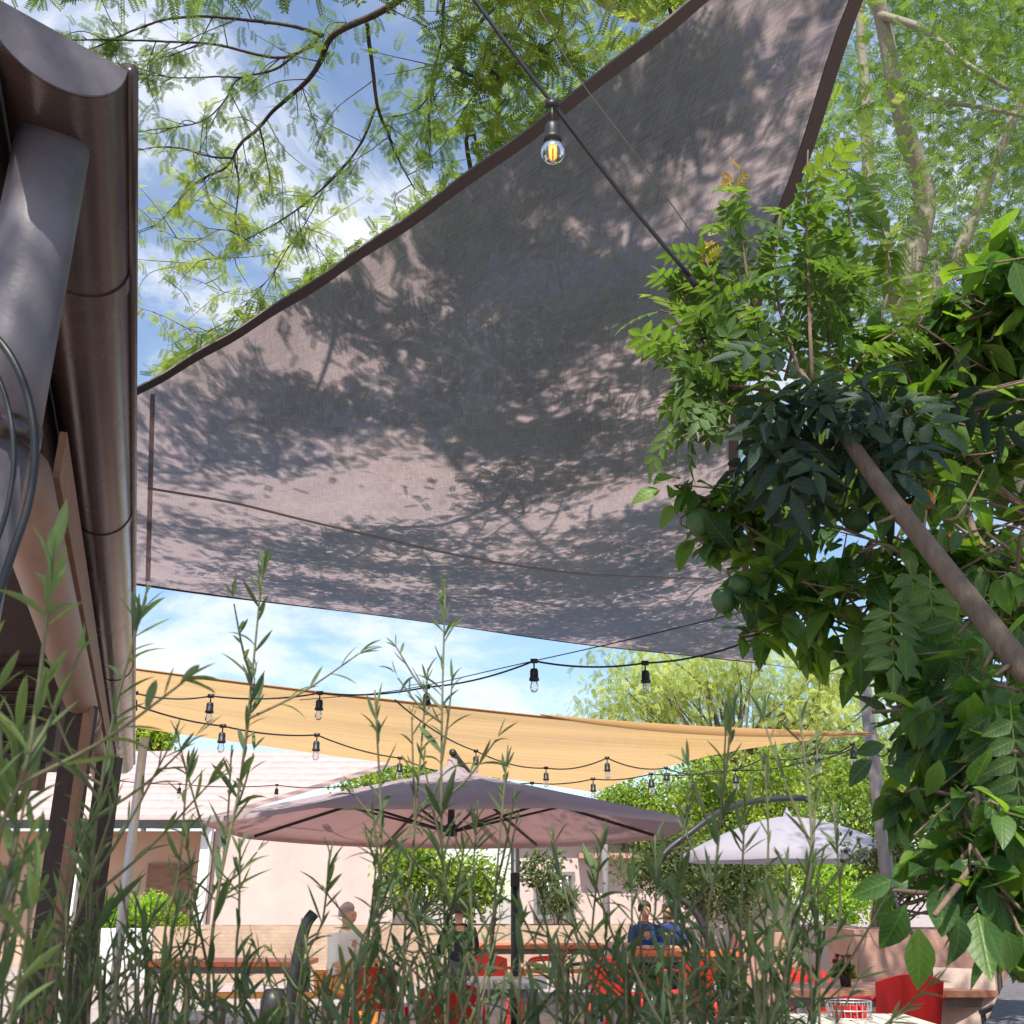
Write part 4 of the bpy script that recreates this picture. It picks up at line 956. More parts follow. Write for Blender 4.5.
clump_tree('small_tree', 'green tree top peeping beside the steel mast', gb(135, 34), at(140, 770, 34), [(at(138, 742, 34), (1.0, 1.2, 0.7))], 'bush', 'treebark', 30, 120, 0.2, (0.25, 0.25, 0.2), 0.12, group=BG, tone=(0.5, 1.0))
clump_tree('shrub', 'loose shrub in sun under the mauve parasol canopy left of its pole', gb(425, 21.0), at(425, 905, 21.0), [(at(425, 872, 21.0), (0.9, 0.5, 0.55)), (at(475, 890, 21.0), (0.75, 0.4, 0.5))], 'bush', 'treebark', 45, 90, 0.13, (0.16, 0.16, 0.16), 0.05, group=BG, tone=(0.1, 0.9))
clump_tree('shrub', 'grassy shrub before the little white house window', gb(558, 21.1), at(558, 915, 21.1), [(at(558, 902, 21.1), (0.38, 0.2, 0.24))], 'olive', 'treebark', 25, 50, 0.14, (0.07, 0.07, 0.06), 0.03, LANCE, group=BG, tone=(0.5, 1.0))
clump_tree('small_tree', 'thin young tree in front of the white house', gb(541, 21.2), at(541, 880, 21.2), [(at(541, 868, 21.2), (0.5, 0.3, 0.35))], 'olive', 'treebark', 18, 35, 0.12, (0.12, 0.12, 0.1), 0.035, group=BG, tone=(0.3, 1.0))
clump_tree('topiary', 'clipped lime green ball in the white planter box', gb(138, 20.4), at(138, 925, 20.4), [(at(120, 914, 20.4), (0.36, 0.36, 0.30)), (at(152, 913, 20.4), (0.36, 0.36, 0.30))], 'lime', 'treebark', 150, 60, 0.055, (0.06, 0.06, 0.06), 0.05, cat='topiary', shell=0.9)
clump_tree('topiary', 'low darker clipped mound beside the lime green ball', gb(176, 20.3), at(176, 928, 20.3), [(at(178, 924, 20.3), (0.34, 0.3, 0.17))], 'bush', 'treebark', 60, 60, 0.05, (0.05, 0.05, 0.05), 0.04, cat='topiary', shell=0.9)

# --- the pale barked thorn tree: trunk at right, limbs over the sail, sprays hanging into the sky gap
T = thing('thorn_tree', gb(1085, 7.4), 'pale barked feathery thorn tree spreading over the taupe sail, thorny twigs at upper left', 'tree')
def q2(pts, off=(0, 0)): return pts
trunk = [gb(1085, 7.4), at(1065, 620, 7.3), at(985, 390, 7.1), at(925, 318, 7.0), at(900, 300, 7.0)]
MB().tube(bez(trunk, 24), np.linspace(0.17, 0.12, 24+1)[:len(bez(trunk, 24))], 14).build('trunk', 'fever', T, True)
def limb(pts, r0, r1, mat, sides=9, n=24):
    q = bez(pts, n); return MB().tube(q, np.linspace(r0, r1, len(q)), sides).build('limb', mat, T, True), q
limb([at(900, 300, 7.0), at(918, 240, 6.9), at(925, 195, 6.8), at(908, 140, 6.6), at(895, 85, 6.4), at(880, 10, 6.2), at(850, -90, 5.8)], 0.10, 0.05, 'fever')
limb([at(900, 310, 7.0), at(885, 235, 6.9), at(868, 170, 6.8), at(866, 97, 6.7), at(860, 20, 6.6), at(862, -80, 6.4)], 0.055, 0.03, 'fever')
limb([at(905, 330, 7.0), at(960, 250, 6.8), at(1000, 150, 6.5), at(1040, 60, 6.2)], 0.06, 0.03, 'fever')
limb([at(880, 15, 6.2), at(925, 30, 6.0), at(960, 60, 5.9), at(1010, 90, 5.8)], 0.035, 0.015, 'fever')
limb([at(895, 85, 6.4), at(935, 100, 6.2), at(985, 108, 6.0), at(1040, 120, 5.9)], 0.025, 0.012, 'fever')
limb([at(700, -40, 5.4), at(650, 12, 5.4), at(608, 2, 5.4), at(560, -40, 5.4)], 0.055, 0.05, 'fever')
limb([at(850, -90, 5.8), (0.6, 4.0, 7.4), (0.0, 2.4, 7.6), (-0.6, 0.8, 7.4)], 0.03, 0.015, 'fever')
limb([(-0.6, 0.8, 7.4), (-0.9, -0.2, 6.4), (-0.95, -0.6, 5.2), (-0.9, -0.5, 4.6)], 0.03, 0.01, 'bark')  # unseen limb added to carry the clumps that dapple the downpipe
limb([at(850, -90, 5.8), (1.6, 4.2, 7.6), (1.4, 2.0, 7.6), (1.0, 0.0, 7.2)], 0.03, 0.015, 'fever')
limb([at(850, -90, 5.8), at(700, -40, 5.4), (0.2, 4.2, 6.6), (-0.5, 3.6, 6.4)], 0.026, 0.014, 'bark')
z1 = lambda zx, zy: (60+zx*0.41, zy*0.41)
TW = [  # limbs against the sky, upper left: (points, start radius, end radius, height)
 ([(960, -120), (830, 0), (740, 50), (660, 85), (640, 140), (610, 190), (555, 240), (510, 280), (480, 320), (440, 345), (425, 382)], 0.024, 0.011),
 ([(640, 85), (570, 135), (500, 137), (400, 112), (330, 105), (200, 99), (100, 96), (-20, 100)], 0.012, 0.004),
 ([(640, 85), (560, 62), (430, 46), (300, 40), (200, 65), (150, 88), (90, 115), (20, 136)], 0.012, 0.004),
 ([(572, 135), (520, 172), (440, 190), (420, 215), (390, 262), (340, 300), (260, 312), (180, 322)], 0.009, 0.003),
 ([(440, 190), (380, 187), (300, 190), (215, 182)], 0.006, 0.003),
 ([(425, 382), (400, 412), (340, 440), (290, 490), (230, 552), (180, 572)], 0.009, 0.003),
 ([(425, 385), (370, 382), (300, 362), (240, 358), (170, 370)], 0.008, 0.003),
 ([(425, 385), (436, 450), (428, 540), (438, 572)], 0.008, 0.004),
 ([(488, 315), (500, 370), (515, 442), (522, 480)], 0.007, 0.003),
 ([(748, 55), (760, 150), (775, 262), (795, 310), (820, 380), (866, 462)], 0.014, 0.005),
 ([(770, 265), (740, 340), (690, 410), (640, 460), (580, 510), (510, 555), (440, 590), (400, 610)], 0.010, 0.003),
 ([(940, -60), (930, 100), (910, 180), (903, 260), (895, 330), (910, 410)], 0.009, 0.004),
 ([(1060, 20), (1010, 70), (940, 150), (880, 260), (800, 290)], 0.010, 0.004),
 ([(640, 470), (560, 600), (480, 625), (380, 630), (290, 650), (240, 690)], 0.005, 0.002),
 ([(560, 600), (500, 690), (430, 720), (350, 690), (270, 660)], 0.005, 0.002),
 ([(500, 690), (420, 780), (370, 820), (300, 860), (250, 885)], 0.005, 0.002),
 ([(420, 780), (340, 810), (250, 770), (190, 750)], 0.004, 0.002),
 ([(580, 510), (620, 580), (640, 660)], 0.004, 0.002),
 ([(480, 600), (400, 560), (320, 590), (240, 560)], 0.004, 0.002),
 ([(1150, -40), (1120, 60), (1050, 180), (990, 260), (950, 330)], 0.010, 0.004),
 ([(1230, -20), (1210, 90), (1130, 140), (1060, 230)], 0.010, 0.004),
]
mbs = MB(); thorn = MB(); LP = []; LD = []; LT = []
for pts, r0, r1 in TW:
    q = resample(bez([PZ(*z1(a, b), 5.0 + 0.10*math.sin(i*1.3+a*0.01)) for i, (a, b) in enumerate(pts)], 50), 60)
    q[1:-1] += rng.normal(size=(58, 3))*0.002; q[2:-2] = (q[:-4]+q[1:-3]+q[2:-2]+q[3:-1]+q[4:])/5
    twg = MB().tube(q, np.linspace(r0, r1, 60)*0.72, 7)
    tg = unit(np.gradient(q, axis=0))
    seglen = np.linalg.norm(q[-1]-q[0])
    for k in range(int(seglen*12)):
        i = rng.integers(8, 60); d = unit(rnd_dir(1)[0] + tg[i]*0.3); twg.tube([q[i], q[i]+d*rng.uniform(0.04, 0.08)], [0.0022, 0.0004], 4, False)
    for k in range(int(seglen*9)):       # side twigs with their own leaves
        i = rng.integers(6, 60); d = unit(tg[i]*0.7 + rnd_dir(1)[0]*np.array([1, 1, 0.6])); L1 = rng.uniform(0.12, 0.42)
        e = q[i] + d*L1 + [0, 0, -0.05*L1]; sq = resample(bez([q[i], (q[i]+e)/2 + rng.normal(size=3)*0.03, e], 10), 12); twg.tube(sq, np.linspace(0.0030, 0.0012, 12), 5, False)
        for m in range(int(L1*34)):
            p = sq[rng.integers(3, 12)]; LP.append(p + rng.normal(size=3)*0.008); LD.append(unit(d*0.5 + rnd_dir(1)[0] + [0, 0, -0.2])); LT.append(0.25 + 0.45*(pts[0][1] > 300) + 0.4*rng.random())  # lower twigs get lighter leaves, backlight put into their tone
    twg.build('twig', 'bark', T, True)
    nn = int(seglen*(14 if r0 < 0.013 else 7))
    for k in range(nn):
        i = int(60*rng.random()**0.6) if r0 < 0.013 else rng.integers(10, 60); i = min(i, 59)
        d = unit(rnd_dir(1)[0]*np.array([1, 1, 0.7]) + tg[i]*0.5 + [0, 0, -0.25])
        for m in range(rng.integers(1, 4)):
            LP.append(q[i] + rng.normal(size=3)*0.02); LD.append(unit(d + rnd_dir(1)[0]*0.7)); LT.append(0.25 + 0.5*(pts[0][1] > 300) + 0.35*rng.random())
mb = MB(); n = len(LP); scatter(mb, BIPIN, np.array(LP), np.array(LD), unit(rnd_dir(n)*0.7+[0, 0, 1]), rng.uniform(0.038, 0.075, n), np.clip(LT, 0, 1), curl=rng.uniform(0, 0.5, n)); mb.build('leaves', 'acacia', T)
# crown: sprays over the sail and at right, plus unseen clumps added for shade
CC = []      # (centre, spread, sprays, tone)
def cl(c, sp, k, tn): CC.append((np.array(c, float), np.array(sp), k, tn))
n_b = 0
while n_b < 200:     # low boughs over the sail, set up-sun to shape its dapples
    u, v = rng.random(2)
    want = 0.95 if (u > 0.55 and v < 0.36) else 0.12 if 0.30 < v < 0.45 else 0.75 if (u > 0.42 and v > 0.45) else 0.55
    if v < 0.1 and u < 0.55: want = 0.15
    if rng.random() > want: continue
    n_b += 1; b_ = S[min(89, int(u*90)), min(59, int(v*60))]; c = b_ + to_sun*rng.uniform(0.9, 2.6)
    cl(c, np.array([0.30, 0.12, 0.06])*rng.uniform(0.5, 1.2)*(0.6+0.6*v), 190, rng.uniform(0.3, 0.9))
for k in range(7): cl(at(rng.uniform(800, 1024), rng.uniform(480, 920), 1.6) + to_sun*rng.uniform(2.4, 4.2), (0.2, 0.13, 0.07), 95, 0.3)  # unseen clumps added up-sun to shade the lower citrus leaves
for k in range(12):     # higher crown
    c = [rng.uniform(-3.2, 3.4), rng.uniform(-4.0, 4.5), rng.uniform(6.2, 8.6)]; x, y, d = proj(np.array(c))
    if d > 0 and x < 470 and -90 < y < 700 and x > -80: continue
    cl(c, (0.34, 0.34, 0.15), 160, rng.uniform(0, 0.5))
for k in range(14): cl(np.array([rng.uniform(-0.75, 0.7), rng.uniform(0.75, 1.15), rng.uniform(1.05, 1.5)]) + to_sun*rng.uniform(2.6, 4.6), (0.22, 0.13, 0.07), 85, 0.3)  # unseen clumps added behind the camera to shade the foreground stalks
for k in range(7): cl(np.array([px_, py_, 2.4 - 0.13*k]) + to_sun*rng.uniform(2.2, 3.4) + rng.normal(size=3)*0.10, (0.10, 0.07, 0.05), 30, 0.3)  # unseen clumps added up-sun to dapple the downpipe
for k in range(100): cl(at(rng.uniform(820, 1100), rng.uniform(-60, 330), rng.choice([rng.uniform(5.4, 6.2)] + [rng.uniform(7.1, 9.6)]*5)), (0.30, 0.30, 0.15), 150, rng.uniform(0, 0.4))
for k in range(20): cl(at(rng.uniform(450, 720), rng.uniform(-90, 95), rng.uniform(4.4, 6.0)), (0.22, 0.22, 0.14), 105, rng.uniform(0.55, 1.0))  # toned yellow-green, the backlit look put into the leaf colour
for k in range(4): cl(at(rng.uniform(250, 430), rng.uniform(-70, -10), rng.uniform(4.4, 5.4)), (0.22, 0.22, 0.10), 60, rng.uniform(0.3, 0.8))
pos = np.concatenate([c + rng.normal(size=(k, 3))*sp for c, sp, k, tn in CC]); tone = np.concatenate([np.full(k, tn) for c, sp, k, tn in CC])
x, y, d = proj(pos); over = y < 378 - 0.575*(x-142) - 0.00024*(x-142)**2; keep = ~((d > 0) & over & (x > -60) & (y > -5) & ((x < 415 + 0.35*np.clip(y, 0, 200)) | ((x < 760) & (rng.random(len(pos)) < 0.5)))); pos = pos[keep]; tone = tone[keep]; n = len(pos)
mb = MB(); scatter(mb, FEATHER, pos, unit(rnd_dir(n)*np.array([1, 1, 0.6])+[0, 0, -0.2]), unit(rnd_dir(n)*0.7+[0, 0, 1]), rng.uniform(0.055, 0.115, n)*np.where((x[keep] > 800) & (d[keep] > 0), 1.35, 1.0), np.clip(tone+rng.normal(size=n)*0.12, 0, 1)); mb.build('crown', 'acacia', T)
nft = 0
cs = np.array([c[0] for c in CC])
for k in range(len(cs)):
    j = np.argsort(np.linalg.norm(cs-cs[k], axis=1))[1:3]
    for m in j:
        mid = (cs[k]+cs[m])/2+rng.normal(size=3)*0.08
        q = bez([cs[k], mid, cs[m]], 6); xx, yy, dd = proj(q)
        if ((dd > 0) & (xx < 440) & (yy > -40) & (yy < 700) & (xx > -50)).any(): continue
        if k % 4 or nft >= 70: continue
        nft += 1; MB().tube(q, np.linspace(0.012, 0.006, len(q)), 5, False).build('fine_twig', 'bark', T, True)

# --- citrus tree close at right
T = thing('citrus_tree', (1.75, 2.0, 0), 'citrus tree with broad glossy leaves and green and orange fruit at right', 'tree')
tp = bez([(1.75, 2.0, 0), (1.7, 2.05, 1.0), (1.5, 2.1, 1.8), (1.2, 2.1, 2.3)], 20); MB().tube(tp, np.linspace(0.07, 0.03, len(tp)), 10).build('trunk', 'citbark', T, True)
EL = [((935, 430, 2.05), (.42, .3, .27), 90), ((775, 515, 1.95), (.15, .18, .17), 26), ((725, 515, 1.9), (.08, .1, .08), 9), ((955, 590, 1.8), (.30, .25, .24), 60), ((840, 590, 1.9), (.22, .2, .13), 24), ((1000, 745, 1.55), (.20, .2, .20), 50),
      ((930, 700, 1.6), (.10, .12, .10), 15), ((965, 865, 1.35), (.10, .12, .09), 20), ((935, 805, 1.5), (.08, .1, .06), 11), ((1005, 320, 1.95), (.22, .27, .14), 64), ((1010, 880, 1.3), (.08, .1, .1), 8), ((760, 600, 1.9), (.09, .12, .08), 7)]
LP = []; LD = []; LN = []; LS = []; LT = []; br = MB()
for (px, py, Y), rad, n in EL:
    c = at(px, py, Y)
    for k in range(n):
        e = c + rnd_dir(1)[0]*np.array(rad)*rng.random()**0.4
        s = tp[rng.integers(12, len(tp))] if rng.random() < 0.15 else c + rng.normal(size=3)*np.array(rad)*0.35
        q = resample(bez([s, (s+e)/2 + rng.normal(size=3)*0.04, e], 10), 12); br.tube(q, np.linspace(0.0032, 0.0011, 12), 6, False)
        tg = unit(e-s); m = rng.integers(7, 13)
        for j in range(m):
            f = rng.uniform(0.35, 1.0); p = q[int(f*11)]
            LP.append(p + rng.normal(size=3)*0.008); LD.append(unit(rnd_dir(1)[0]*1.0 + tg*0.8 + [0, 0, -0.35])); LN.append(unit(rnd_dir(1)[0]*0.55 + [0, -0.2, 1]))
            LS.append(rng.uniform(0.042, 0.092)*(1.3 if px >= 990 and py < 600 else 0.9 if py > 600 else 1)); LT.append(np.clip(rng.normal(0.60 if py < 600 else 0.46, 0.24) + (0.3 if f > 0.93 else 0) + (0.3 if py < 320 else 0), 0, 1))  # leaf tone carries shade low down and backlight at the top
for (px, py, Y) in ((1110, 640, 1.7), (1080, 760, 1.6), (1060, 500, 1.9)):
    pass
for pts in ([tp[14], at(1000, 560, 1.9), at(960, 500, 2.0), at(880, 430, 2.05)], [tp[16], at(990, 480, 2.0), at(975, 420, 2.0), at(1010, 330, 1.95)], [tp[10], at(1010, 690, 1.7), at(950, 700, 1.6), at(900, 640, 1.7)], [tp[12], at(930, 560, 1.9), at(830, 570, 1.9), at(735, 520, 1.9)], [tp[9], at(1020, 800, 1.5), at(985, 850, 1.38), at(935, 915, 1.25)]):
    q = bez(pts, 24); MB().tube(q, np.linspace(0.011, 0.003, len(q)), 8).build('branch', 'citbark', T, True)
br.build('twigs', 'citbark', T, True)
# big leaves hanging at the lower right edge
for px, py, Y, L_, dn, tn in ((918, 928, 1.15, .072, (-.05, .1, -1), .75), (958, 915, 1.2, .07, (.02, .1, -1), .2), (905, 905, 1.2, .07, (-.4, .2, -.8), .3), (985, 918, 1.15, .06, (.2, .1, -.9), .5), (893, 880, 1.25, .06, (-.9, .3, -.35), .55), (1005, 930, 1.1, .06, (.3, .2, -.8), .6),
                              (925, 488, 1.66, .06, (-.3, 0, -.9), .6), (914, 500, 1.66, .055, (.2, 0, -.9), .35), (940, 526, 1.64, .06, (.1, 0, -1), .55), (958, 530, 1.64, .05, (-.3, 0, -.8), .3), (860, 655, 1.6, .075, (0, .1, -1), .15), (905, 640, 1.5, .07, (-.1, .1, -1), .5), (885, 745, 1.45, .05, (-.95, .2, -.2), .2), (872, 760, 1.45, .06, (-.7, .2, -.5), .15), (940, 760, 1.4, .06, (-.3, .2, -.8), .8), (660, 490, 1.9, .075, (-.9, -.2, -.3), .95), (672, 505, 1.88, .06, (-.4, -.2, -.8), .8), (694, 490, 1.9, .06, (-.2, -.1, -.9), .5)):  # leftmost leaves toned pale, backlight put into their colour
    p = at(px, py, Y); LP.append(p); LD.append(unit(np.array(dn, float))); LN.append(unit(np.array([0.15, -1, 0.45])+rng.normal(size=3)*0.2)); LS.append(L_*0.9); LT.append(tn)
LP = np.array(LP); x, y, d = proj(LP)
edge = np.interp(y, [300, 420, 500, 600, 640, 690, 760, 800, 870, 940], [640, 640, 640, 690, 715, 835, 855, 870, 860, 905])
keep = ~((x < edge) & (y > 300)) & ~((x < 940) & (y < 330)); n = keep.sum()
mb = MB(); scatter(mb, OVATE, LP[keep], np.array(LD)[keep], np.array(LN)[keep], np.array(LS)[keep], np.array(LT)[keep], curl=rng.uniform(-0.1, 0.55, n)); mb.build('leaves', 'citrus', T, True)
def fruit(px, py, Y, r, m):
    p = at(px, py, Y); MB().lathe(p, [(0.001, -r)] + [(r*math.sin(a), -r*1.05*math.cos(a)) for a in np.linspace(0.15, 3.0, 14)] + [(0.004, r*0.99), (0.0015, r*1.06)], 20).build('fruit', m, T, True)
for a in ((952, 545, 1.84, .025, 'fruitorange'), (905, 515, 1.75, .021, 'fruitorange'), (925, 500, 1.75, .018, 'fruitorange'), (700, 522, 1.88, .026, 'fruitgreen'), (724, 600, 1.86, .024, 'fruitgreen'), (740, 585, 1.85, .022, 'fruitgreen'), (856, 520, 1.8, .024, 'fruitgreen')): fruit(*a)

# --- climber: slanting woody stem, dark shaded drooping compound leaves, pale upright shoots
T = thing('climbing_vine', gb(1120, 1.25), 'climber with slanting woody stem, dark shaded drooping compound leaves and bright upright shoots', 'vine')
st = bez([gb(1120, 1.25), (at(1120, 800, 1.22)), at(1024, 670, 1.32), at(940, 562, 1.45), at(872, 474, 1.58), at(835, 420, 1.66), at(800, 370, 1.72)], 50)
MB().tube(st, np.interp(np.linspace(0, 1, len(st)), [0, 0.5, 0.75, 0.86, 0.9, 1], [0.020, 0.0155, 0.0132, 0.0118, 0.006, 0.004]), 14).build('stem', 'vinebark', T, True)
for px, py, Y, d in ((980, 612, 1.40, (-.6, -.2, -.5)), (1000, 640, 1.36, (-.5, -.2, -.6)), (1016, 660, 1.33, (-.5, -.3, -.3)), (905, 512, 1.52, (-.7, -.1, -.3))):
    p = at(px, py, Y); MB().tube([p, p+unit(np.array(d))*0.055], [0.005, 0.002], 6).build('spur', 'vinebark', T, True)
# shaded cluster
pos = []; ds = []
for k in range(40):
    c = at(828 + 26*rng.normal(), 412 + 8*rng.normal(), 1.68) + rnd_dir(1)[0]*np.array([.11, .09, .08])*rng.random()**0.5; pos.append(c)
    r = c - at(835, 350, 1.70); ds.append(unit(unit(r)*np.array([1, 0.7, 0.5]) + [0, -0.3, -0.3] + rnd_dir(1)[0]*0.85))
n = len(pos); mb = MB(); VT = pinnate_tmpl(4, (SMALL[0]*np.array([0.72, 1, 1]), SMALL[1]), 0.46, 0.12)
scatter(mb, VT, np.array(pos), np.array(ds), unit(rnd_dir(n)*0.75+[0, -0.25, 1]), rng.uniform(0.10, 0.17, n), rng.uniform(0.1, 0.9, n), curl=rng.uniform(0.1, 0.6, n)); mb.build('shaded_leaves', 'vineshade', T, True)
pos = [at(px, py, Y) for px, py, Y in ((908, 560, 1.6), (930, 570, 1.58), (890, 600, 1.6), (960, 600, 1.55), (985, 690, 1.4), (1010, 700, 1.35), (960, 660, 1.5))]; n = len(pos)
mb = MB(); scatter(mb, pinnate_tmpl(5, SMALL, 0.36, 0.05), np.array(pos), unit(np.array([[0.02, 0, -1]]*n)+rng.normal(size=(n, 3))*0.2), np.array([[0, -1, 0.15]]*n)+rng.normal(size=(n, 3))*0.2, rng.uniform(0.13, 0.18, n), rng.uniform(0, 0.5, n), curl=0.1); mb.build('hanging_leaves', 'vine', T, True)
# shoots
SH = [([(772, 372), (752, 300), (742, 240), (738, 180)], 1.75), ([(812, 380), (808, 280), (806, 210), (808, 150)], 1.85), ([(735, 345), (722, 310), (712, 275), (700, 250)], 1.75), ([(760, 380), (720, 340), (690, 320), (660, 310)], 1.75),
      ([(775, 375), (730, 365), (695, 355), (660, 350)], 1.72), ([(770, 390), (725, 385), (700, 380), (675, 385)], 1.7), ([(830, 380), (845, 300), (850, 240), (846, 170)], 1.95), ([(850, 380), (880, 320), (890, 270), (880, 220)], 2.0),
      ([(800, 375), (780, 310), (775, 265), (780, 215)], 1.85), ([(870, 390), (910, 340), (930, 300), (935, 260)], 2.0), ([(750, 365), (735, 320), (690, 290), (665, 285)], 1.8), ([(785, 380), (800, 330), (830, 290), (870, 285)], 1.95),
      ([(750, 400), (715, 405), (690, 415), (672, 430)], 1.7), ([(825, 385), (828, 320), (800, 260), (812, 215)], 1.9), ([(840, 390), (870, 350), (905, 330), (930, 345)], 1.9), ([(760, 370), (700, 340), (685, 300), (690, 270)], 1.82)]
pos = []; ds = []; sz = []; tn = []
for i, (pts, Y) in enumerate(SH):
    q = resample(bez([at(a, b, Y) for a, b in pts], 20), 24); MB().tube(q, np.linspace(0.0045, 0.0018, 24), 6).build('shoot', 'citbark' if i % 3 else 'vinebark', T, True)
    for k in range(17):
        f = rng.uniform(0.1, 1.0); p = q[int(f*23)]; tg = unit(q[-1]-q[0]); pos.append(p); ds.append(unit(tg*0.45 + rnd_dir(1)[0]*0.9 + [0, 0, -0.1])); sz.append(rng.uniform(0.06, 0.11)); tn.append(np.clip(rng.normal(0.15, 0.15)+0.4*f**3, 0, 1))
n = len(pos); mb = MB(); scatter(mb, PINNATE, np.array(pos), np.array(ds), unit(rnd_dir(n)*0.6+[0, -0.2, 1]), np.array(sz), np.array(tn), curl=rng.uniform(0, 0.5, n)); mb.build('bright_leaves', 'vine', T, True)
pos = []; ds = []
for px, py, Y in ((741, 178, 1.75), (738, 190, 1.75), (700, 252, 1.75), (706, 262, 1.75), (712, 246, 1.75)):
    for k in range(3): pos.append(at(px, py, Y)+rng.normal(size=3)*0.008); ds.append(unit(rnd_dir(1)[0]+[0, 0, 0.5]))
n = len(pos); mb = MB(); scatter(mb, PINNATE, np.array(pos), np.array(ds), rnd_dir(n), rng.uniform(0.022, 0.042, n), rng.random(n)); mb.build('young_leaves', 'young', T, True)

# --- narrow leaved stalks in the foreground: each plant a thing, each stem a part
def stalk_plant(label, stems, leafL=0.052, bright=0.0):  # bright shifts the leaf tone
    """stems: (tip px, tip py, distance, base px) ; leaves up the stem in loose spirals, side shoots at the leaf bases"""
    tip0 = stems[0]; b = G(tip0[3], tip0[2], 0)
    t = thing('narrow_leaved_plant', b, label, 'plant', 'narrow leaved stalks in the foreground')
    for (px, py, Y, bx) in stems:
        tip = at(px, py, Y); base = np.array(G(bx, Y, 0.0)); base[1] += rng.normal()*0.03
        low = at(bx + (px-bx)*0.35 + rng.normal()*6, 1040, Y)
        m1 = tip*0.55 + low*0.45 + rng.normal(size=3)*0.012
        q = resample(bez([base, base*0.5+low*0.5, low, m1, tip], 60), 140)
        r = np.interp(np.linspace(0, 1, 140), [0, 0.6, 1], [0.0042, 0.0023, 0.0010]); leafL = leafL*0.76
        st = MB(); st.tube(q, r, 6); lp = []; ld = []; ls = []; lt = []
        tg = unit(np.gradient(q, axis=0)); ht = np.linalg.norm(tip-base)
        def whorl(p, d, L0, n, up, tone):
            a = unit(np.cross(d, rnd_dir(1)[0])); bb = np.cross(d, a); ph = rng.random()*6.28
            for k in range(n):
                an = ph + k*2.4 + rng.normal()*0.2; rad = a*math.cos(an)+bb*math.sin(an)
                lp.append(p + d*rng.normal()*0.004); ld.append(unit(d*up + rad*(1.15-up*0.6) + [0, 0, -0.05])); ls.append(L0*rng.uniform(0.65, 1.2)); lt.append(tone+rng.normal()*0.12)
        h = 0.0; s = rng.uniform(0, 0.02)
        while s < min(ht*0.62, 0.8):
            i = int((1-s/ht)*139); i = max(0, min(139, i))
            f = s/0.6
            whorl(q[i], tg[i], leafL*(0.75+0.5*min(1, f*2.5)), 1 if s > 0.05 else 2, 0.75 if s > 0.03 else 1.25, 0.6-0.3*min(1, f*1.3)+bright)
            if s > 0.12 and rng.random() < 0.33:      # side shoot
                d = unit(tg[i]*0.9 + rnd_dir(1)[0]*0.8); L1 = rng.uniform(0.05, 0.13); e = q[i] + d*L1 + [0, 0, 0.015]
                sq = resample(bez([q[i], (q[i]+e)/2 + [0, 0, -0.006], e], 8), 8); st.tube(sq, np.linspace(0.0016, 0.0008, 8), 5, False)
                for k in range(int(L1/0.017)): whorl(sq[min(7, 2+k % 6)], unit(sq[-1]-sq[0]), leafL*0.72, 1, 0.85, 0.55+bright)
                whorl(e, unit(sq[-1]-sq[-2]), leafL*0.6, 3, 1.3, 0.65+bright)
            s += rng.uniform(0.010, 0.022) if s > 0.05 else rng.uniform(0.007, 0.013)
        so_ = st.build('stem', 'stalk', t, True)
        n = len(lp); mb = MB(); tpl = BROAD if bright > 0.15 else LANCE
        scatter(mb, tpl, np.array(lp), np.array(ld), unit(rnd_dir(n)*0.5 + np.array([0, 0, 1.0])), np.array(ls), np.clip(lt, 0, 1), curl=rng.normal(0.08, 0.2, n)); mb.build('leaves', 'stalkleaf', so_, True)
    return t
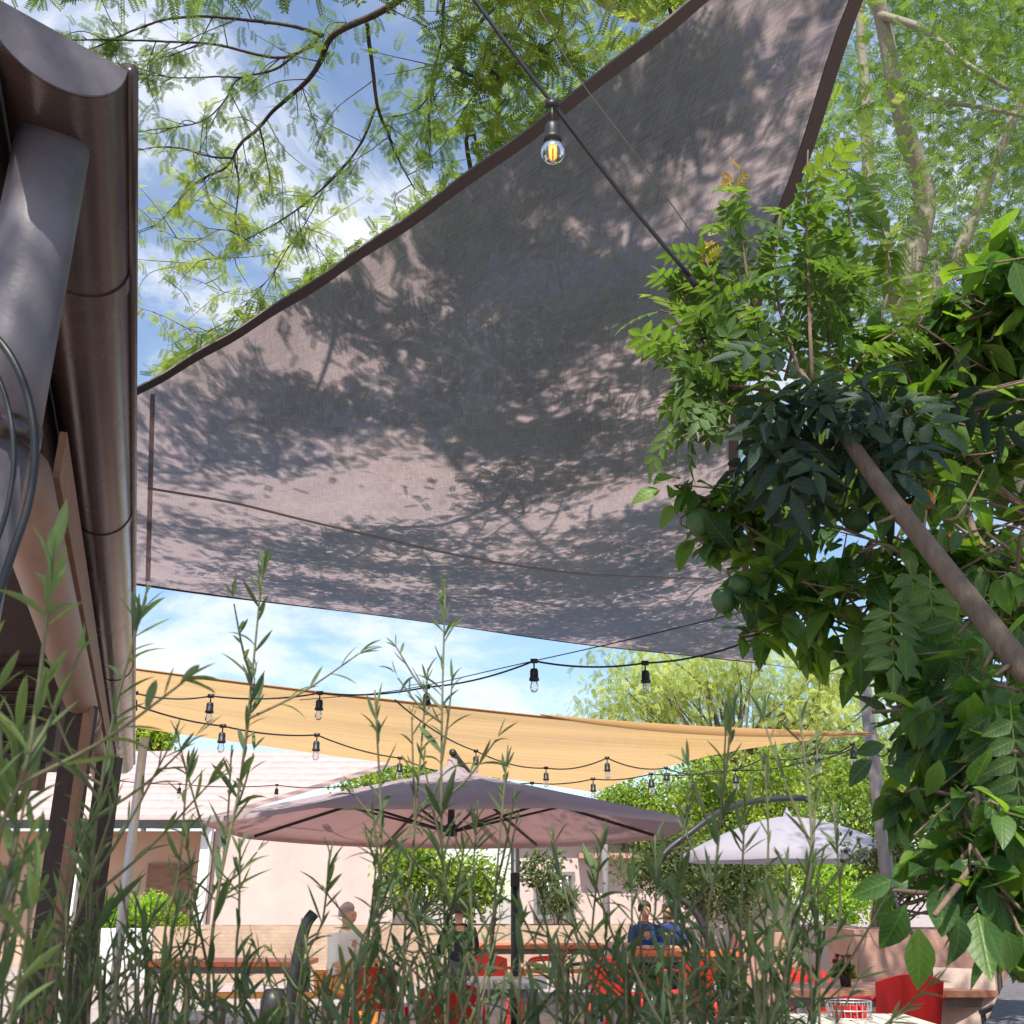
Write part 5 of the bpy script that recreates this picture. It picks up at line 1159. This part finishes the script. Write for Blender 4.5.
STALKS = [
 ('tall stalk left of centre whose forked tip stands on the blue sky gap', [(264, 556, 1.05, 180)], .055, 0),
 ('tallest centre stalk whose tip overlaps the taupe sail edge', [(445, 590, 1.05, 425), (428, 668, 1.1, 400)], .052, 0),
 ('stalk before the left part of the mauve parasol canopy', [(375, 690, 1.05, 360), (372, 800, 1.0, 340)], .052, 0),
 ('bright broad stalk close to us beside the downpipe at far left', [(55, 545, 0.62, -60)], .062, 0.25),
 ('low bright stalk at the left frame edge below the louvred shutter', [(20, 720, 0.66, -30), (-10, 640, 0.7, -60)], .06, 0.2),
 ('stalk rising along the far end of the cottage gutter', [(148, 585, 0.9, 60), (110, 780, 0.85, 50)], .055, 0.05),
 ('stalk crossing the pale roof with its tip under the sand sail', [(188, 762, 1.05, 150), (232, 745, 1.1, 170)], .05, 0),
 ('stalk with its tip before the white cottage wall', [(240, 838, 1.0, 225), (190, 850, 1.05, 150)], .055, 0),
 ('leaning stalk before the lower left of the mauve parasol', [(330, 850, 1.05, 300), (305, 935, 1.0, 290)], .055, 0),
 ('stalk beside the black post under the parasol hub', [(478, 800, 1.1, 460), (508, 745, 1.12, 470)], .05, 0),
 ('stalk right of the black post in front of the white house', [(603, 830, 1.05, 600), (572, 930, 1.0, 575)], .055, 0),
 ('tall stalk whose tip stands on the sand sail right of centre', [(735, 692, 1.0, 700), (690, 782, 1.02, 680)], .055, 0.05),
 ('tall stalk just left of the wooden mast and the pale parasol apex', [(800, 712, 1.0, 775), (833, 800, 1.05, 810)], .055, 0.05),
 ('stalk before the left flank of the pale parasol', [(745, 800, 1.05, 740), (765, 760, 1.08, 720)], .055, 0),
 ('stalk before the right tip of the mauve parasol', [(655, 835, 1.0, 640), (632, 860, 1.05, 630)], .055, 0),
 ('stalk before the pale planter wall left of the flower pot', [(810, 880, 1.0, 830), (785, 860, 1.05, 770)], .058, 0.05),
 ('leafy stalks filling the bottom left corner below the posts', [(85, 835, 0.95, 70), (30, 850, 0.9, 20), (120, 880, 0.95, 100), (60, 890, 0.9, 60), (10, 910, 0.85, 0), (100, 930, 0.85, 95)], .055, -0.05),
 ('leafy stalks before the lime topiary and the left orange table', [(160, 895, 0.95, 150), (140, 940, 0.9, 130)], .055, -0.05),
 ('leafy stalks before the red armchair left of the dark jacket person', [(395, 865, 1.0, 385), (415, 910, 0.95, 410)], .055, -0.05),
 ('dense stalks before the person in the dark jacket', [(440, 850, 1.0, 440), (470, 890, 0.95, 455), (425, 940, 0.95, 430)], .055, -0.05),
 ('low dark leafy stalks before the middle table at the bottom edge', [(525, 985, 0.9, 520), (560, 990, 0.85, 550), (590, 975, 0.9, 585), (495, 980, 0.9, 495)], .06, -0.1),
 ('dense stalks before the two people in blue', [(680, 870, 0.95, 670), (712, 880, 1.0, 695), (640, 915, 0.95, 640)], .058, -0.05),
 ('leafy stalks before the orange table of the two people in blue', [(615, 940, 0.95, 620), (700, 950, 0.9, 695)], .058, -0.05),
 ('leafy stalks before the short apricot planter', [(760, 890, 0.95, 750), (735, 915, 0.95, 735)], .058, -0.05),
 ('stalks at the bottom edge left of the cream slatted table', [(770, 960, 0.9, 765), (805, 975, 0.95, 800)], .06, 0),
 ('short dark leafy stalks along the bottom edge left of the garden spotlight', [(30, 955, .85, 30), (75, 950, .9, 75), (170, 965, .85, 170), (195, 985, .85, 190), (110, 975, .8, 110)], .06, -.15),
 ('short dark leafy stalks along the bottom edge right of the garden spotlight', [(350, 980, .85, 350), (385, 960, .85, 385), (410, 985, .8, 410), (450, 975, .85, 450), (470, 990, .8, 475)], .06, -.15),
 ('short dark leafy stalks along the bottom edge below the two people in blue', [(625, 975, .85, 625), (660, 970, .85, 660), (685, 985, .8, 685), (720, 980, .85, 720), (750, 990, .8, 755)], .06, -.15),
 ('low stalks at the bottom edge beside the garden spotlight', [(250, 950, 0.95, 245), (325, 975, 0.95, 320), (220, 975, 0.9, 215)], .055, -0.05),
]
for a in STALKS: stalk_plant(*a)
